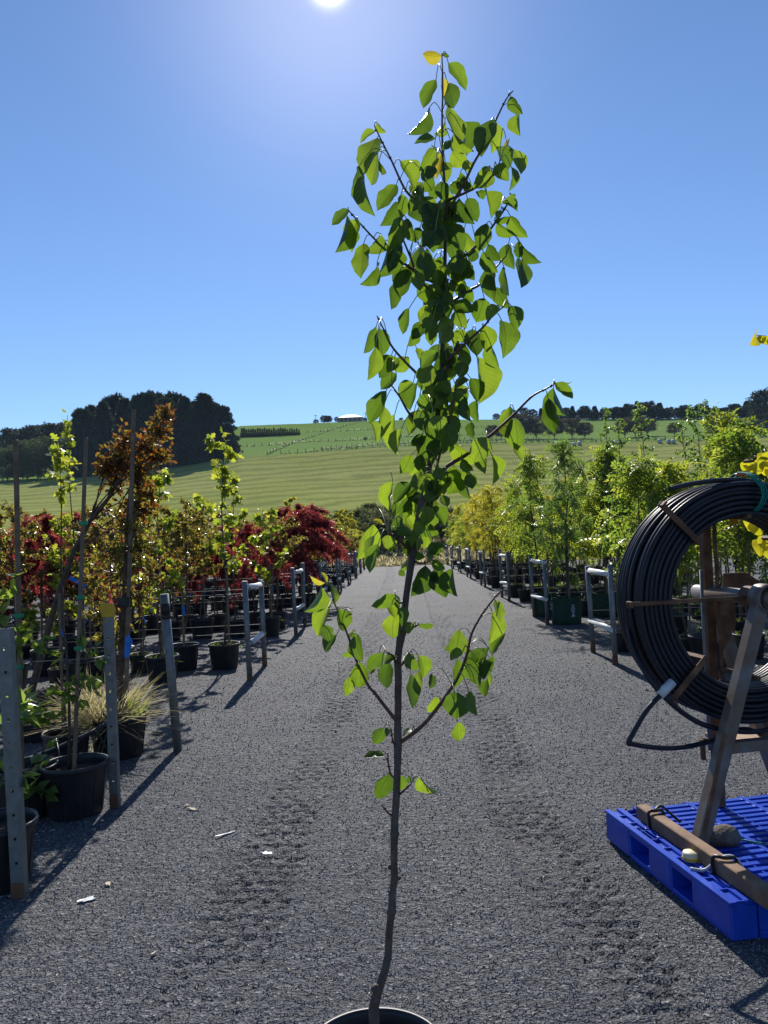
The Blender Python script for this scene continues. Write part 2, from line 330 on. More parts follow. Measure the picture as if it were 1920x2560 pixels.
# ---- the hill: one sheet, rings of growing radius round the yard
AZ_F=[-60,-26.5,-20.7,-15,-10.4,-.8,6,16,26.8,60]; E_F=[.07,.0827,.0904,.0996,.1112,.1196,.1201,.1108,.1005,.085]
AZ_R=[-60,-24,-17,-10.4,-4.2,2.7,14.5,26.9,60]; E_R=[.085,.104,.122,.1537,.1551,.1553,.1422,.125,.105]
R0,R1,R2=95.0,235.0,520.0
def terr(x,y):
    x=np.asarray(x,float); y=np.asarray(y,float); r=np.hypot(x,y)+1e-6; az=np.degrees(np.arctan2(x,y))
    eF=np.interp(az,AZ_F,E_F); eR=np.interp(az,AZ_R,E_R)
    z0=-.12+0*r
    bank=np.interp(r,[47,56,66,78,R0],[-.10,.25,.95,2.3,1.6+.030*R0])
    t=np.clip((r-R0)/(R1-R0),0,1); e=.030+(eF-.030)*t**.85
    z1=1.6+r*e; t2=np.clip((r-R1)/(R2-R1),0,1); e2=eF+(eR-eF)*t2**.8; z2=1.6+r*e2
    zb=1.6+R2*eR+np.clip(r-R2,0,None)*.01-np.clip(r-R2-60,0,None)*.05
    z=np.where(r<47,z0,np.where(r<R0,bank,np.where(r<R1,z1,np.where(r<R2,z2,zb))))
    z=z+np.clip((r-52)/40,0,1)*(.5*(vnoise(x,y,23,11)-.5)+.16*(vnoise(x,y,5,12)-.5))
    back=sstep(75,120,np.abs(az)); z=z*(1-back)+back*(-.12)*1.0
    return z
rr=np.concatenate([[.5,10,25,40,46.5],np.arange(47,R0,1.2),np.arange(R0,R1+.1,2.5),np.arange(R1+3,R2+20,5),[560,620,750,1000,1500,2500,4500]])
aa=np.radians(np.concatenate([np.arange(-180,-42,4),np.arange(-42,42,.28),np.arange(42,180,4)]))
RR,AA=np.meshgrid(rr,aa); X=RR*np.sin(AA); Y=RR*np.cos(AA); Z=terr(X,Y)
nr=len(rr); na=len(aa); V=np.stack([X,Y,Z],-1).reshape(-1,3)
i0=np.arange(na)[:,None]*nr; i1=((np.arange(na)+1)%na)[:,None]*nr; k=np.arange(nr-1)[None]
F=np.stack([i0+k,i0+k+1,i1+k+1,i1+k],-1).reshape(-1,4)[:,::-1]
def grassmat(name,c1,c2,c3,stripe=0):
    m=NT(name); pc=m.coord('Object'); f=m.noise(pc,.035,5); c=m.ramp(f,[(.3,c1),(.55,c2),(.75,c3)])
    fi=m.ramp(m.noise(pc,1.1,4,.7),[(.25,(.72,.74,.7)),(.75,(1.22,1.2,1.15))]); c=m.mix(1,c,fi,'MULTIPLY')
    if stripe:
        ln=m.n('VectorMath',operation='LENGTH'); m.l(pc,ln.inputs[0])
        sx=m.n('SeparateXYZ'); m.l(pc,sx.inputs[0])
        a=m.n('Math',operation='MULTIPLY_ADD'); m.l(sx.outputs[0],a.inputs[0]); a.inputs[1].default_value=-.10; m.l(ln.outputs['Value'],a.inputs[2])
        b=m.n('Math',operation='MULTIPLY_ADD'); m.l(m.noise(pc,.06,3),b.inputs[0]); b.inputs[1].default_value=22; m.l(a.outputs[0],b.inputs[2])
        d=m.n('Math',operation='MULTIPLY'); m.l(b.outputs[0],d.inputs[0]); d.inputs[1].default_value=6.283/stripe
        s=m.n('Math',operation='SINE'); m.l(d.outputs[0],s.inputs[0])
        h=m.n('Math',operation='MULTIPLY_ADD'); m.l(s.outputs[0],h.inputs[0]); h.inputs[1].default_value=.5; h.inputs[2].default_value=.5
        st=m.ramp(h.outputs[0],[(.1,(.80,.82,.80)),(.4,(1,1,1)),(.8,(1.13,1.11,1.08))])
        c=m.mix(1,c,st,'MULTIPLY')
    m.col(c).set(Roughness=1.0); m.b.inputs['Specular IOR Level'].default_value=0.0
    m.l(m.bump(m.noise(pc,1.6,4,.7),.6,.25),m.b.inputs['Normal']); return m.m
M['bank']=grassmat('rough_bank',(.085,.075,.04),(.12,.10,.06),(.10,.11,.04))
M['field']=grassmat('mown_field_grass',(.215,.24,.078),(.24,.26,.09),(.26,.268,.105),11.0)
M['paddock']=grassmat('green_paddock_grass',(.15,.235,.065),(.17,.25,.075),(.19,.255,.085))
me=np_mesh('hill_ground',V,F,None,True)
for kk in ('bank','field','paddock'): me.materials.append(M[kk])
rc=(rr[:-1]+rr[1:])/2; mi=np.where(rc<80,0,np.where(rc<R1,1,2)); me.polygons.foreach_set('material_index',np.tile(mi,na).astype(np.int32))
o=link('hill_ground',me); o['kind']='structure'
def polar(az,r): 
    x=r*math.sin(R_(az)); y=r*math.cos(R_(az)); return np.array([x,y,float(terr(x,y))])
def azof(dx,dy=960): d=ray(dx,dy); return math.degrees(math.atan2(d[0],d[1]))
def eof(dx,dy): d=ray(dx,dy); return d[2]/math.hypot(d[0],d[1])
# ---- leaf scatter
def scatter(tpl,faces,pts,axis,nrm,size,seed=0,tint=None):
    r=np.random.default_rng(seed); pts=np.asarray(pts,float); n=len(pts)
    ax=axis/(np.linalg.norm(axis,axis=1,keepdims=True)+1e-9); nm=nrm-ax*np.sum(nrm*ax,1,keepdims=True); nm/= (np.linalg.norm(nm,axis=1,keepdims=True)+1e-9)
    xx=np.cross(ax,nm); T=np.asarray(tpl,float); K=len(T); s=np.broadcast_to(np.asarray(size,float),(n,))
    V=pts[:,None]+s[:,None,None]*(T[None,:,0:1]*xx[:,None]+T[None,:,1:2]*ax[:,None]+T[None,:,2:3]*nm[:,None])
    Fc=(np.asarray(faces)[None]+K*np.arange(n)[:,None,None]).reshape(-1,3)
    t=r.random(n) if tint is None else tint
    return V.reshape(-1,3),Fc,np.repeat(t,K)
def join(parts):
    V=[];F=[];T=[];n=0
    for v,f,t in parts: V.append(v);F.append(f+n);T.append(t);n+=len(v)
    return np.concatenate(V),np.concatenate(F),np.concatenate(T)
LT={}
LT['ovate']=(np.array([[0,0,0],[-.3,.42,.07],[0,1,-.06],[.3,.42,.07]]),np.array([[0,1,2],[0,2,3]])[:,::-1])
LT['narrow']=(np.array([[0,0,0],[-.15,.45,.05],[0,1,-.1],[.15,.45,.05]]),np.array([[0,1,2],[0,2,3]])[:,::-1])
def _finger(angs,ln,w):
    V=[[0,0,0]];F=[]
    for a,l in zip(angs,ln):
        d=np.array([math.sin(a),math.cos(a)]); p=np.array([d[1],-d[0]]); i=len(V)
        for q,zq in ((d*l*.5-p*w,.03),(d*l,-.14*l),(d*l*.5+p*w,.03)): V.append([q[0],q[1],zq])
        F+= [[0,i,i+1],[0,i+1,i+2]]
    return np.array(V),np.array(F)
LT['lace']=_finger([-1.5,-.75,0,.75,1.5],[.7,.95,1.05,.95,.7],.055)
def _lobed():
    pts=[(0,0),(-.16,.1),(-.42,.2),(-.2,.34),(-.5,.58),(-.2,.66),(-.26,.9),(0,1.02)]
    pts+= [(-x,y) for x,y in pts[::-1][1:-1]]; V=[[x,y,.12*abs(x)-.12*y*y] for x,y in pts]+[[0,.5,-.03]]; c=len(V)-1; n=len(pts)
    return np.array(V),np.array([[c,(i+1)%n,i] for i in range(n)])
LT['lobed']=_lobed()
def _pinnate(np_,w=.075,l=.3):
    V=[];F=[]
    for i in range(np_):
        y=.16+.8*i/(np_-1)
        for s in (-1,1):
            b=len(V); a=s*(1.05-.25*i/np_); d=np.array([math.sin(a),math.cos(a)]); p=np.array([d[1],-d[0]]); ll=l*(1-.35*abs(i/(np_-1)-.4)); o0=np.array([0,y])
            for q,zz in ((o0,-.25*y*y),(o0+d*ll*.5-p*w,-.25*y*y+.01),(o0+d*ll,-.25*y*y-.07),(o0+d*ll*.5+p*w,-.25*y*y+.01)): V.append([q[0],q[1],zz])
            F+= [[b,b+1,b+2],[b,b+2,b+3]]
    b=len(V); V+= [[0,.92,-.22],[-w,1.06,-.28],[0,1.24,-.4],[w,1.06,-.28]]; F+= [[b,b+1,b+2],[b,b+2,b+3]]
    return np.array(V),np.array(F)
LT['pinnate']=_pinnate(5)
LT['ferny']=_pinnate(7,.05,.24)
LT['tuft']=(np.array([[0,0,0],[-.2,.5,.1],[0,1.1,0],[.2,.5,.1],[.05,.1,.0],[.3,.45,-.25],[.45,.9,-.1],[-.05,.1,0],[-.35,.5,.25],[-.4,.95,.1]]),np.array([[0,1,2],[0,2,3],[4,5,6],[7,9,8]]))
def far_tree(name,seed,kind,leaf,size,nclump,per,width):
    """unit-height tree: trunk and crown of many small tufts grouped in clumps"""
    r=np.random.default_rng(seed); P_=[];A=[];TI=[]; mb=MB()
    mb.tube([[0,0,-.02],[.005,.004,.35],[0,-.005,.9]],[.022,.016,.004],6)
    for c in range(nclump):
        if kind=='cone':
            h=.07+.9*r.random()**1.1; rad=width*(1-h)**.75*(.55+.5*r.random())*(1 if h>.12 else .8); cr=.075*(1.25-h)
        elif kind=='pine':
            h=.06+.92*r.random()**.85; rad=width*(min(1,(1.02-h)*1.5))**.75*(.45+.6*r.random()); cr=.06
        elif kind=='flat':
            h=.10+.86*r.random()**.8; rad=width*math.sqrt(max(.03,1-((h-.5)/.52)**2))*(.4+.65*r.random()); cr=.07
        else:
            h=.30+.66*r.random(); rad=width*math.sqrt(max(.02,1-((h-.6)/.42)**2))*r.random()**.35; cr=.085
        a=r.random()*6.283; ctr=np.array([rad*math.cos(a),rad*math.sin(a),h-(.06*rad/width if kind in('cone','pine') else 0)])
        if r.random()<.6: mb.tube([[0,0,max(.08,h-.12-.1*r.random())],ctr*[.55,.55,1]-[0,0,.02],ctr],[.008,.005,.002],4,False)
        q=r.normal(size=(per,3)); q/=np.linalg.norm(q,axis=1,keepdims=True); q*= (cr*r.random((per,1))**.45)*np.array([1.25,1.25,.62])
        P_.append(ctr+q); d=q/cr+np.array([math.cos(a)*.7,math.sin(a)*.7,.75 if kind=='pine' else (.25 if kind!='cone' else -.05)])+.5*r.normal(size=(per,3)); A.append(d)
        TI.append(np.clip(r.random()*.5+.5*r.random(per),0,1))
    P_=np.concatenate(P_);A=np.concatenate(A);TI=np.concatenate(TI); nm=r.normal(size=P_.shape)+[0,0,.6]
    v,f,t=scatter(*LT['tuft'],P_,A,nm,size*(.7+.6*r.random(len(P_))),seed,TI)
    return [('trunk',mb.mesh(name+'_trunk',M['bark']),[]),('foliage',np_mesh(name+'_foliage',v,f,LEAF[leaf],False,t),[])]
FT={}
FT['pine']=[far_tree('conifer',20+i,'pine','pine',.055,170,30,wd) for i,wd in enumerate((.24,.28,.21))]
FT['cone']=[far_tree('conifer',24+i,'cone','pine',.04,230,26,wd) for i,wd in enumerate((.26,.22))]
FT['mac']=[far_tree('cypress',30+i,'flat','pine',.045,170,26,wd) for i,wd in enumerate((.48,.42))]
FT['round']=[far_tree('round',40+i,'round','farbrown',.05,150,24,wd) for i,wd in enumerate((.46,.55))]
FT['olive']=[far_tree('olive',44+i,'round','fargreen',.05,140,24,wd) for i,wd in enumerate((.5,.62))]
FT['small']=[far_tree('hedge',50,'cone','pine',.08,44,16,.17)]
def grow(kind,dx,top,r,name,label,cat,group,hscale=None,wob=0):
    az=azof(dx,top); b=polar(az,r); e=eof(dx,top); H=1.6+r*e-b[2]
    if hscale: H=hscale
    t=FT[kind][rng.integers(len(FT[kind]))]
    return place(t,(b[0],b[1],b[2]-.02*H),rng.random()*6.28,H,name,label,cat,group)
g='dark conifers of the shelter block'
lab='tall dark conifer packed into the shelter block beside the mown field'
for dx,top,r in [(178,888,246),(200,876,262),(222,868,250),(246,862,270),(268,858,248),(292,860,262),(312,852,246),(336,848,266),(356,852,250),(376,845,258),(398,846,244),(420,852,262),(440,856,248),(462,868,256),(478,880,246)]:
    grow('pine' if rng.random()<.7 else 'cone',dx,top+rng.normal()*6-2,r,'conifer_tree',lab,'tree',g)
grow('cone',494,912,243,'conifer_tree','conical dark conifer with drooping skirts at the end of the shelter block','tree',None)
for dx,top,r in [(12,936,400),(34,924,380),(60,922,395),(84,916,385),(108,914,400),(132,913,380),(156,910,392)]:
    grow('mac',dx,top,r,'cypress_tree','broad dark cypress in the group farther back beside the conifer block','tree','cypresses behind the conifer block')
for dx,top,r in [(15,968,255),(48,962,262),(80,950,258),(112,944,252),(146,952,258),(170,940,262)]:
    grow('olive',dx,top,r,'scrub_tree','low olive green scrub tree at the foot of the conifers','tree','scrub trees below the conifers')
for dx,top,r in [(5,1010,242),(30,1004,244),(58,1008,243),(86,1010,243),(250,992,243),(330,975,243),(380,970,243)]:
    grow('olive',dx,top,r,'scrub_bush','rounded grey green bush at the edge of the mown field','bush','bushes along the field edge')
for dx,top in [(1094,884),(1112,886),(1130,880),(1150,884),(1168,882),(1190,884),(1206,889),(1222,880),(1236,877),(1262,876),(1284,877),(1306,880),(1330,882),(1352,872),(1376,867),(1402,866),(1424,870),(1446,879),(1470,880),(1492,882),(1514,880),(1540,884),(1566,880),(1590,872),(1612,866),(1632,862)]:
    grow('mac' if dx%4 else 'pine',dx,top,512+rng.random()*12,'ridge_tree','dark cypress in the tree line along the hilltop','tree','dark trees along the hilltop')
for k_ in range(34):
    dx=1215+k_*13+rng.normal()*2; grow('mac',dx,878+rng.normal()*4+(8 if dx<1330 else 0),500+rng.random()*6,'ridge_tree','lower dark cypress filling the tree line in front of the hilltop','tree','dark trees filling the hilltop line')
grow('mac',1652,840,300,'cypress_tree','big dark spreading cypress rising above the hilltop tree line','tree',None)
for dx,top in [(1062,918),(1082,922),(1128,893),(1156,900),(1196,905),(1234,902),(1262,912),(1348,905),(1370,898),(1396,902),(1456,913),(1545,905)]:
    grow('round',dx,top,262+rng.random()*14,'paddock_tree','round brownish tree standing in the paddock above the mown field','tree','brownish paddock trees')
grow('olive',789,944,300,'paddock_tree','lone dark bushy tree beside the paddock fence below the house','tree',None)
for i,(dx,top,h) in enumerate([(682,906,0),(700,897,0),(709,898,0),(730,900,0),(742,900,0),(788,902,0),(800,906,0),(866,902,0),(884,902,0),(1072,893,0)]):
    grow('round',dx,top,528,'garden_tree','dark garden tree near the hilltop house','tree','trees round the hilltop house')
for k_ in range(26):
    dx=522+k_*4.95; grow('small',dx,927-rng.random()*4,395,'hedge_conifer','small clipped conifer in the straight hedge row across the paddock','tree','hedge row conifers')
# far fences, each one thing with its posts and wires
def farm_fence(pts,label):
    root=thing('farm_fence',tuple(pts[0]),label,'fence','fences between the paddocks'); mp=MB(); mw=MB(); mg=[]
    for a,b in zip(pts[:-1],pts[1:]):
        n=max(1,int(np.linalg.norm(b-a)/5))
        for i in range(n):
            p=a+(b-a)*i/n; p[2]=terr(p[0],p[1]); mp.box(p+[0,0,.55],(.2,.2,1.3))
        for h in (.35,.7,1.05): mw.tube([a+[0,0,h],b+[0,0,h]],.008,4,False)
        for i in range(n*9):
            p=a+(b-a)*rng.random(); mg.append([p[0]+rng.normal()*.35,p[1]+rng.normal()*.35,terr(p[0],p[1])-.1])
    mp.build('posts',M['stake'],root,'stuff'); mw.build('wires',M['tape'],root)
    mg=np.array(mg); v,f,t=scatter(*LT['tuft'],mg,np.array([[0,0,1.0]])+.45*rng.normal(size=mg.shape),rng.normal(size=mg.shape),.3+.35*rng.random(len(mg)))
    o=link('long_grass',np_mesh('verge',v-np.array(pts[0]),f,LEAF['verge'],False,t),root,'stuff')
def arc(a0,a1,r,n=40,wob=0): return [polar(a,r+wob*math.sin(a*.9)) for a in np.linspace(a0,a1,n)]
farm_fence(arc(-7.5,29,R1+3,60),'post and wire fence along the top of the mown field')
farm_fence(arc(-10.5,13,R1+75,44,5),'post and wire fence halfway up the green paddocks')
farm_fence(arc(-5.5,14,R1+175,40,4),'post and wire fence just below the hilltop')
farm_fence([polar(a,r) for a,r in zip(np.linspace(-8.5,-1.6,30),np.linspace(R1+4,505,30))],'post and wire fence running up the hill to the house')
farm_fence(arc(-4.5,12,R1+14,44,2),'second fence close behind the top of the mown field')
# wrapped bales
bt=MB(); bt.lathe([(0,-.62),(.5,-.62),(.66,-.52),(.7,-.3),(.7,.3),(.66,.52),(.5,.62),(0,.62)],14,(0,0,.66),axis=(1,0,0.0))
M['bale']=surf('pale_wrapped_bale',[(.3,(.22,.29,.27)),(.7,(.33,.4,.38))],3,.5)
bme=bt.mesh('bale',M['bale']); bm2=MB(); bm2.lathe([(.705,-.06),(.715,0),(.705,.06)],14,(0,0,.66),axis=(1,0,0)); bm2=bm2.mesh('net',M['scrap'])
for dx,dy in [(1204,960),(1216,958),(1240,956),(1252,957),(1330,954),(1342,955),(1425,950),(1444,950),(1455,951)]:
    b=polar(azof(dx,dy),R1-4-rng.random()*5); place([('wrap',bme,[('band',bm2)])],b-[0,0,.05],rng.random()*.6-.3,.9,'silage_bale','pale green plastic wrapped round bale at the top of the mown field','bale','wrapped bales along the field edge')
# hilltop house
hb=polar(azof(757,905),528); hr=thing('house',tuple(hb),'low hilltop house with a white hipped roof','house')
M['hwall']=surf('house_wall',[(.3,(.2,.19,.18)),(.7,(.27,.26,.25))],2,.8); M['hroof']=surf('white_roof',[(.3,(.48,.47,.46)),(.7,(.58,.57,.56))],2,.6); M['glass']=surf('dark_glass',[(.3,(.02,.025,.03)),(.7,(.04,.045,.05))],2,.1)
mb=MB(); mb.box(hb+[0,0,1.5],(16,9,3.6)); mb.build('wall',M['hwall'],hr)
mb=MB(); a=np.array([[-8.6,-5.2,3.3],[8.6,-5.2,3.3],[8.6,5.2,3.3],[-8.6,5.2,3.3],[-3.0,0,5.9],[3.0,0,5.9]])+hb
mb.add(a,[(0,1,5,4),(1,2,5),(2,3,4,5),(3,0,4),(0,3,2,1)]); mb.build('roof',M['hroof'],hr)
for i in range(5):
    mb=MB(); mb.box(hb+[-6+3*i,-4.53,1.9],(1.5,.1,1.4)); mb.build('window',M['glass'],hr)
for dx,bt_ in [(790,891),(682,896)]:
    b=polar(azof(dx,905),524); mb=MB(); hh=1.6+524*eof(dx,bt_)-b[2]; mb.tube([b-[0,0,.5],b+[0,0,hh]],[.22,.16],6)
    pr=thing('power_pole',tuple(b),'thin timber power pole on the hilltop by the house','pole','hilltop power poles'); mb.build('post',M['stake'],pr); mb=MB(); mb.box(b+[0,0,hh-.6],(2.4,.2,.2)); mb.build('cross_arm',M['stake'],pr)
# rough scrub at the end of the yard
FT['scrub']=[far_tree('bank_scrub',60+i,'round','bank',.1,60,16,.62) for i in range(2)]
for dx,top,r in [(776,1120,60),(790,1104,66),(805,1098,63),(820,1088,70),(838,1118,62),(752,1110,68),(730,1104,70),(905,1132,60),(925,1120,66),(952,1098,69),(975,1112,66),(862,1128,64)]:
    grow('scrub',dx,top,r,'bank_shrub','dark scrubby shrub on the rough bank behind the path end','shrub','shrubs on the rough bank')
# tufts of dry grass on the bank
n=5200; az=np.radians(rng.random(n)*70-35); r=46+38*rng.random(n)**.9; x=r*np.sin(az); y=r*np.cos(az); z=terr(x,y)
pts=np.stack([x,y,z-.02],-1); ax=np.array([[0,0,1.0]])+.5*rng.normal(size=(n,3))
v,f,t=scatter(*LT['tuft'],pts,ax,rng.normal(size=(n,3)),.16+.3*rng.random(n))
o=link('bank_grass',np_mesh('bank_grass',v,f,LEAF['grass'],False,t)); tag(o,'dry tufted grass on the rough bank beyond the gravel','grass',kind='stuff')
rng=np.random.default_rng(19)
# ================================================================ POTS AND PLANTS OF THE BEDS
def pot_parts(R=.2,Hh=.32,name='pot',n=28):
    mb=MB(); mb.lathe([(0,.0),(R*.74,0),(R*.78,.012),(R*.93,Hh-.04),(R*.94,Hh-.036)],n)
    mb.lathe([(R*.9,Hh-.03),(R*.76,.05)],n)
    for k in range(12):
        a=k*math.pi/6; d=np.array([math.cos(a),math.sin(a),0]); mb.tube([d*R*.785+[0,0,.02],d*R*.915+[0,0,Hh-.06]],.004,4,False)
    rim=MB(); rim.lathe([(R*.94,Hh-.036),(R*.99,Hh-.034),(R*1.0,Hh-.012),(R*.985,Hh),(R*.94,Hh-.001),(R*.915,Hh-.012),(R*.9,Hh-.03)],n)
    so=MB(); k=20; zz=Hh-.062; V=[[0,0,zz+.012]];F=[]
    rg=np.random.default_rng(3)
    for j,rf in enumerate((.35,.65,.89)):
        for i in range(k): V.append([R*rf*math.cos(i*6.283/k),R*rf*math.sin(i*6.283/k),zz+(.014*rg.random() if j<2 else 0)])
    F=[(0,1+i,1+(i+1)%k) for i in range(k)]
    for j in range(2): F+=[(1+j*k+i,1+(j+1)*k+i,1+(j+1)*k+(i+1)%k,1+j*k+(i+1)%k) for i in range(k)]
    so.add(V,F,True)
    return [('pot',mb.mesh(name,M['pot']),[('rim',rim.mesh(name+'_rim',M['pot']))]),('soil',so.mesh('soil',M['soil']),[])]
POT=pot_parts()
def weeds_mesh(seed,n,R,z,h,mat='weed',spread=.5,w=.02):
    r=np.random.default_rng(seed); a=r.random(n)*6.283; q=R*np.sqrt(r.random(n)); pts=np.stack([q*np.cos(a),q*np.sin(a),np.full(n,z)],-1)
    V=[];F=[];T=[]
    for i in range(n):
        d=r.normal(size=3)*spread+[0,0,1]; d[:2]+=pts[i,:2]/R*spread; d=unit(d); x=unit(np.cross(d,r.normal(size=3))); L=h*(.5+.7*r.random()); b=len(V); ww=w*L*(.6+.8*r.random())
        dr=np.array([d[0],d[1],-.5])*L*.5*r.random()
        V+=[pts[i]-x*ww,pts[i]+x*ww,pts[i]+d*L*.55+x*ww*.8,pts[i]+d*L*.55-x*ww*.8,pts[i]+d*L+dr]
        F+=[[b,b+1,b+2],[b,b+2,b+3],[b+3,b+2,b+4]]; T+=[r.random()]*5
    return np_mesh('weeds',np.array(V),np.array(F),LEAF[mat],False,np.array(T))
def sapling(name,seed,H,r0,cb,cw,nb,per,tpl,size,mat,rise=.7,curve=-.15,droop=.3,prof='col',z0=.24,top=.12,cluster=1,sag=0,wob=.03,bark='bark',thick=.45):
    r=np.random.default_rng(seed); mb=MB(); n=9; tz=np.linspace(z0,H*.97,n); off=np.cumsum(r.normal(size=(n,2))*wob,0); off-=off[0]
    tr=np.concatenate([off,tz[:,None]],1); mb.tube(tr,np.linspace(r0,r0*.14,n)+.0015,7)
    PT=[];AX=[]
    at=lambda z:np.array([np.interp(z,tz,tr[:,0]),np.interp(z,tz,tr[:,1]),z])
    for i in range(nb):
        f=(i+.5*r.random())/nb; h=cb+(H*.96-cb)*f; a=i*2.4+r.normal()*.4
        pr={'col':.55+.45*math.sin(math.pi*min(1,f*1.05+.1)),'cone':1-.8*f,'dome':.45+.6*math.sin(math.pi*(.25+.6*f)),'vase':.35+.75*f,'top':.3+.7*f}[prof]
        L=cw*pr*(.7+.55*r.random()); el=rise+.35*r.normal()*.5; s=at(h)
        d=np.array([math.cos(a)*math.cos(el),math.sin(a)*math.cos(el),math.sin(el)])
        ts=np.linspace(0,1,6); path=s+np.outer(ts*L,d)+np.outer(ts**2*L*curve,[0,0,1])+np.concatenate([np.zeros((1,3)),r.normal(size=(5,3))*L*.02])
        mb.tube(path,np.linspace(r0*thick*.6,.0018,6),5,False)
        segs=[path]
        for k in range(3):
            t0=.3+.22*k; b=s+d*t0*L+np.array([0,0,1])*t0*t0*L*curve; dd=unit(d+.9*r.normal(size=3)*[1,1,.5]+[0,0,curve*.6]); l2=L*.38*(.6+.7*r.random())
            p2=b+np.outer(np.linspace(0,1,4)*l2,dd)+np.outer(np.linspace(0,1,4)**2*l2*curve,[0,0,1]); mb.tube(p2,np.linspace(.003,.0012,4),4,False); segs.append(p2)
        for _ in range(per):
            sg=segs[r.integers(len(segs))]; t=.2+.8*r.random()**.75; j=min(len(sg)-2,int(t*(len(sg)-1))); fr=t*(len(sg)-1)-j; p=sg[j]*(1-fr)+sg[j+1]*fr
            for c in range(cluster):
                out=unit(sg[-1]-sg[0]+.9*r.normal(size=3)); PT.append(p+r.normal(size=3)*.012); AX.append(out+np.array([0,0,-droop])+(.5*r.normal(size=3) if cluster>1 else 0))
    for _ in range(int(per*1.4*top*10)):
        h=H*(1-top*1.3*r.random()); PT.append(at(min(h,H*.97))+r.normal(size=3)*.015); q=r.normal(size=3); q[2]=abs(q[2])*.5-droop*.5; AX.append(q)
    PT=np.array(PT);AX=np.array(AX); PT[:,2]-=sag*np.hypot(PT[:,0],PT[:,1])**2
    PT[:,2]=np.maximum(PT[:,2],z0+.06)
    v,f,t=scatter(*LT[tpl],PT,AX,r.normal(size=PT.shape)*.75+[0,0,1],size*(.65+.6*r.random(len(PT))),seed)
    return mb.mesh(name+'_trunk',M[bark]),np_mesh(name+'_foliage',v,f,LEAF[mat],False,t)
def stake_me(h,x=.05,r=.012,z0=.2):
    mb=MB(); mb.box((x,.02,z0+(h-z0)/2),(2*r,2*r,h-z0),ch=.002); return mb.mesh('stake',M['stake'])
def tie_me(z,x=.03):
    mb=MB(); mb.lathe([(.045,z-.02),(.047,z-.018),(.047,z+.018),(.045,z+.02)],10,(x*.5,.01,0)); return mb.mesh('tie',M['tape'])
def tag_me(z,a=0):
    mb=MB(); c,s=math.cos(a),math.sin(a); pts=[(.02,0),(.06,-.03),(.10,-.09),(.125,-.16)]
    V=[];F=[]
    for i,(q,dz) in enumerate(pts): V+=[[q*c-.014*s,q*s+.014*c,z+dz],[q*c+.014*s,q*s-.014*c,z+dz]]
    F=[(2*i,2*i+1,2*i+3,2*i+2) for i in range(3)]; mb.add(V,F,True); mb.tube([[.0,0,z],[.02*c,.02*s,z+.004]],.004,4); return mb.mesh('tag',M['tag'])
def plant(tr_fo,extra=()):
    return POT+[('trunk',tr_fo[0],[]),('foliage',tr_fo[1],[])]+list(extra)
W1=('weeds',weeds_mesh(1,60,.16,.25,.14),[]); W2=('weeds',weeds_mesh(2,110,.15,.25,.2,spread=.35),[])
S15=('stake',stake_me(1.5),[]); S12=('stake',stake_me(1.2,.06),[]); T1=('tie',tie_me(1.02),[]); TG=('tag',tag_me(1.0,-1.2),[]); TG2=('tag',tag_me(.85,.4),[])
PL={}
PL['crimson']=[plant(sapling('maple',100+i,[1.8,2.0,1.75][i],.014,[1.05,1.15,1.0][i],.74,15,56,'lace',.10,'crimson',rise=.35,curve=-.5,droop=.9,prof='dome',cluster=2,sag=.2),[S12,TG2] if i!=1 else [S12]) for i in range(3)]
PL['crimbig']=[plant(sapling('maple',110+i,[2.55,2.35][i],.018,[1.5,1.4][i],1.05,22,80,'lace',.12,'crimson',rise=.42,curve=-.45,droop=.95,prof='dome',cluster=2,sag=.2),[S15,T1]) for i in range(2)]
PL['lime']=[plant(sapling('oak',120+i,[2.55,2.85,2.2,3.0][i],.013,[.95,1.0,.8,1.1][i],[.46,.56,.46,.4][i],[12,14,12,10][i],7,'lobed',.092,'lime',rise=.75,curve=-.1,droop=.1,prof='col',cluster=4,wob=.022),[S15,T1,TG,W1] if i<2 else [S12,W1]) for i in range(4)]
PL['bronze']=[plant(sapling('myrtle',130+i,[2.0,2.2][i],.015,[.95,.9][i],.58,16,92,'ovate',.05,'bronze',rise=.8,curve=-.1,droop=.1,prof='dome',cluster=2),[S12,TG2]) for i in range(2)]
PL['gold']=[plant(sapling('golden',140+i,[2.5,2.9][i],.015,[.9,1.0][i],.5,16,44,'ovate',.075,'gold',rise=.8,curve=-.2,droop=.5,prof='col',cluster=2),[S15,T1]) for i in range(2)]
PL['green']=[plant(sapling('ash',150+i,[2.75,3.0,2.85][i],.014,[1.15,1.2,1.1][i],[.6,.56,.66][i],[17,18,17][i],16,'pinnate',.24,'green',rise=.85,curve=-.25,droop=.5,prof='col'),[S15,T1,W1]) for i in range(3)]
PL['deep']=[plant(sapling('locust',160+i,[2.9,3.15,2.7][i],.014,[1.0,1.15,.95][i],[.54,.6,.58][i],[18,19,18][i],17,'ferny',.22,'deep',rise=.8,curve=-.35,droop=.7,prof='col'),[S15,T1,W2]) for i in range(3)]
PL['birch']=[plant(sapling('birch',170+i,[3.75,3.95][i],.015,[.9,1.0][i],[.62,.7][i],[26,26][i],24,'ovate',.062,'deep',rise=.85,curve=-.2,droop=.7,prof='cone',wob=.045),[S15,T1,W1]) for i in range(2)]
PL['goldtop']=[plant(sapling('honey',180+i,[3.0,3.3][i],.015,[1.0,1.2][i],.6,19,18,'ferny',.22,'gold',rise=.7,curve=-.2,droop=.4,prof='col'),[S15,T1]) for i in range(2)]
PL['yel']=[plant(sapling('yellow_ash',190+i,[2.7,2.9][i],.014,[1.05,1.15][i],.6,18,17,'pinnate',.22,'lime',rise=.8,curve=-.25,droop=.5,prof='col'),[S15,T1,W1]) for i in range(2)]
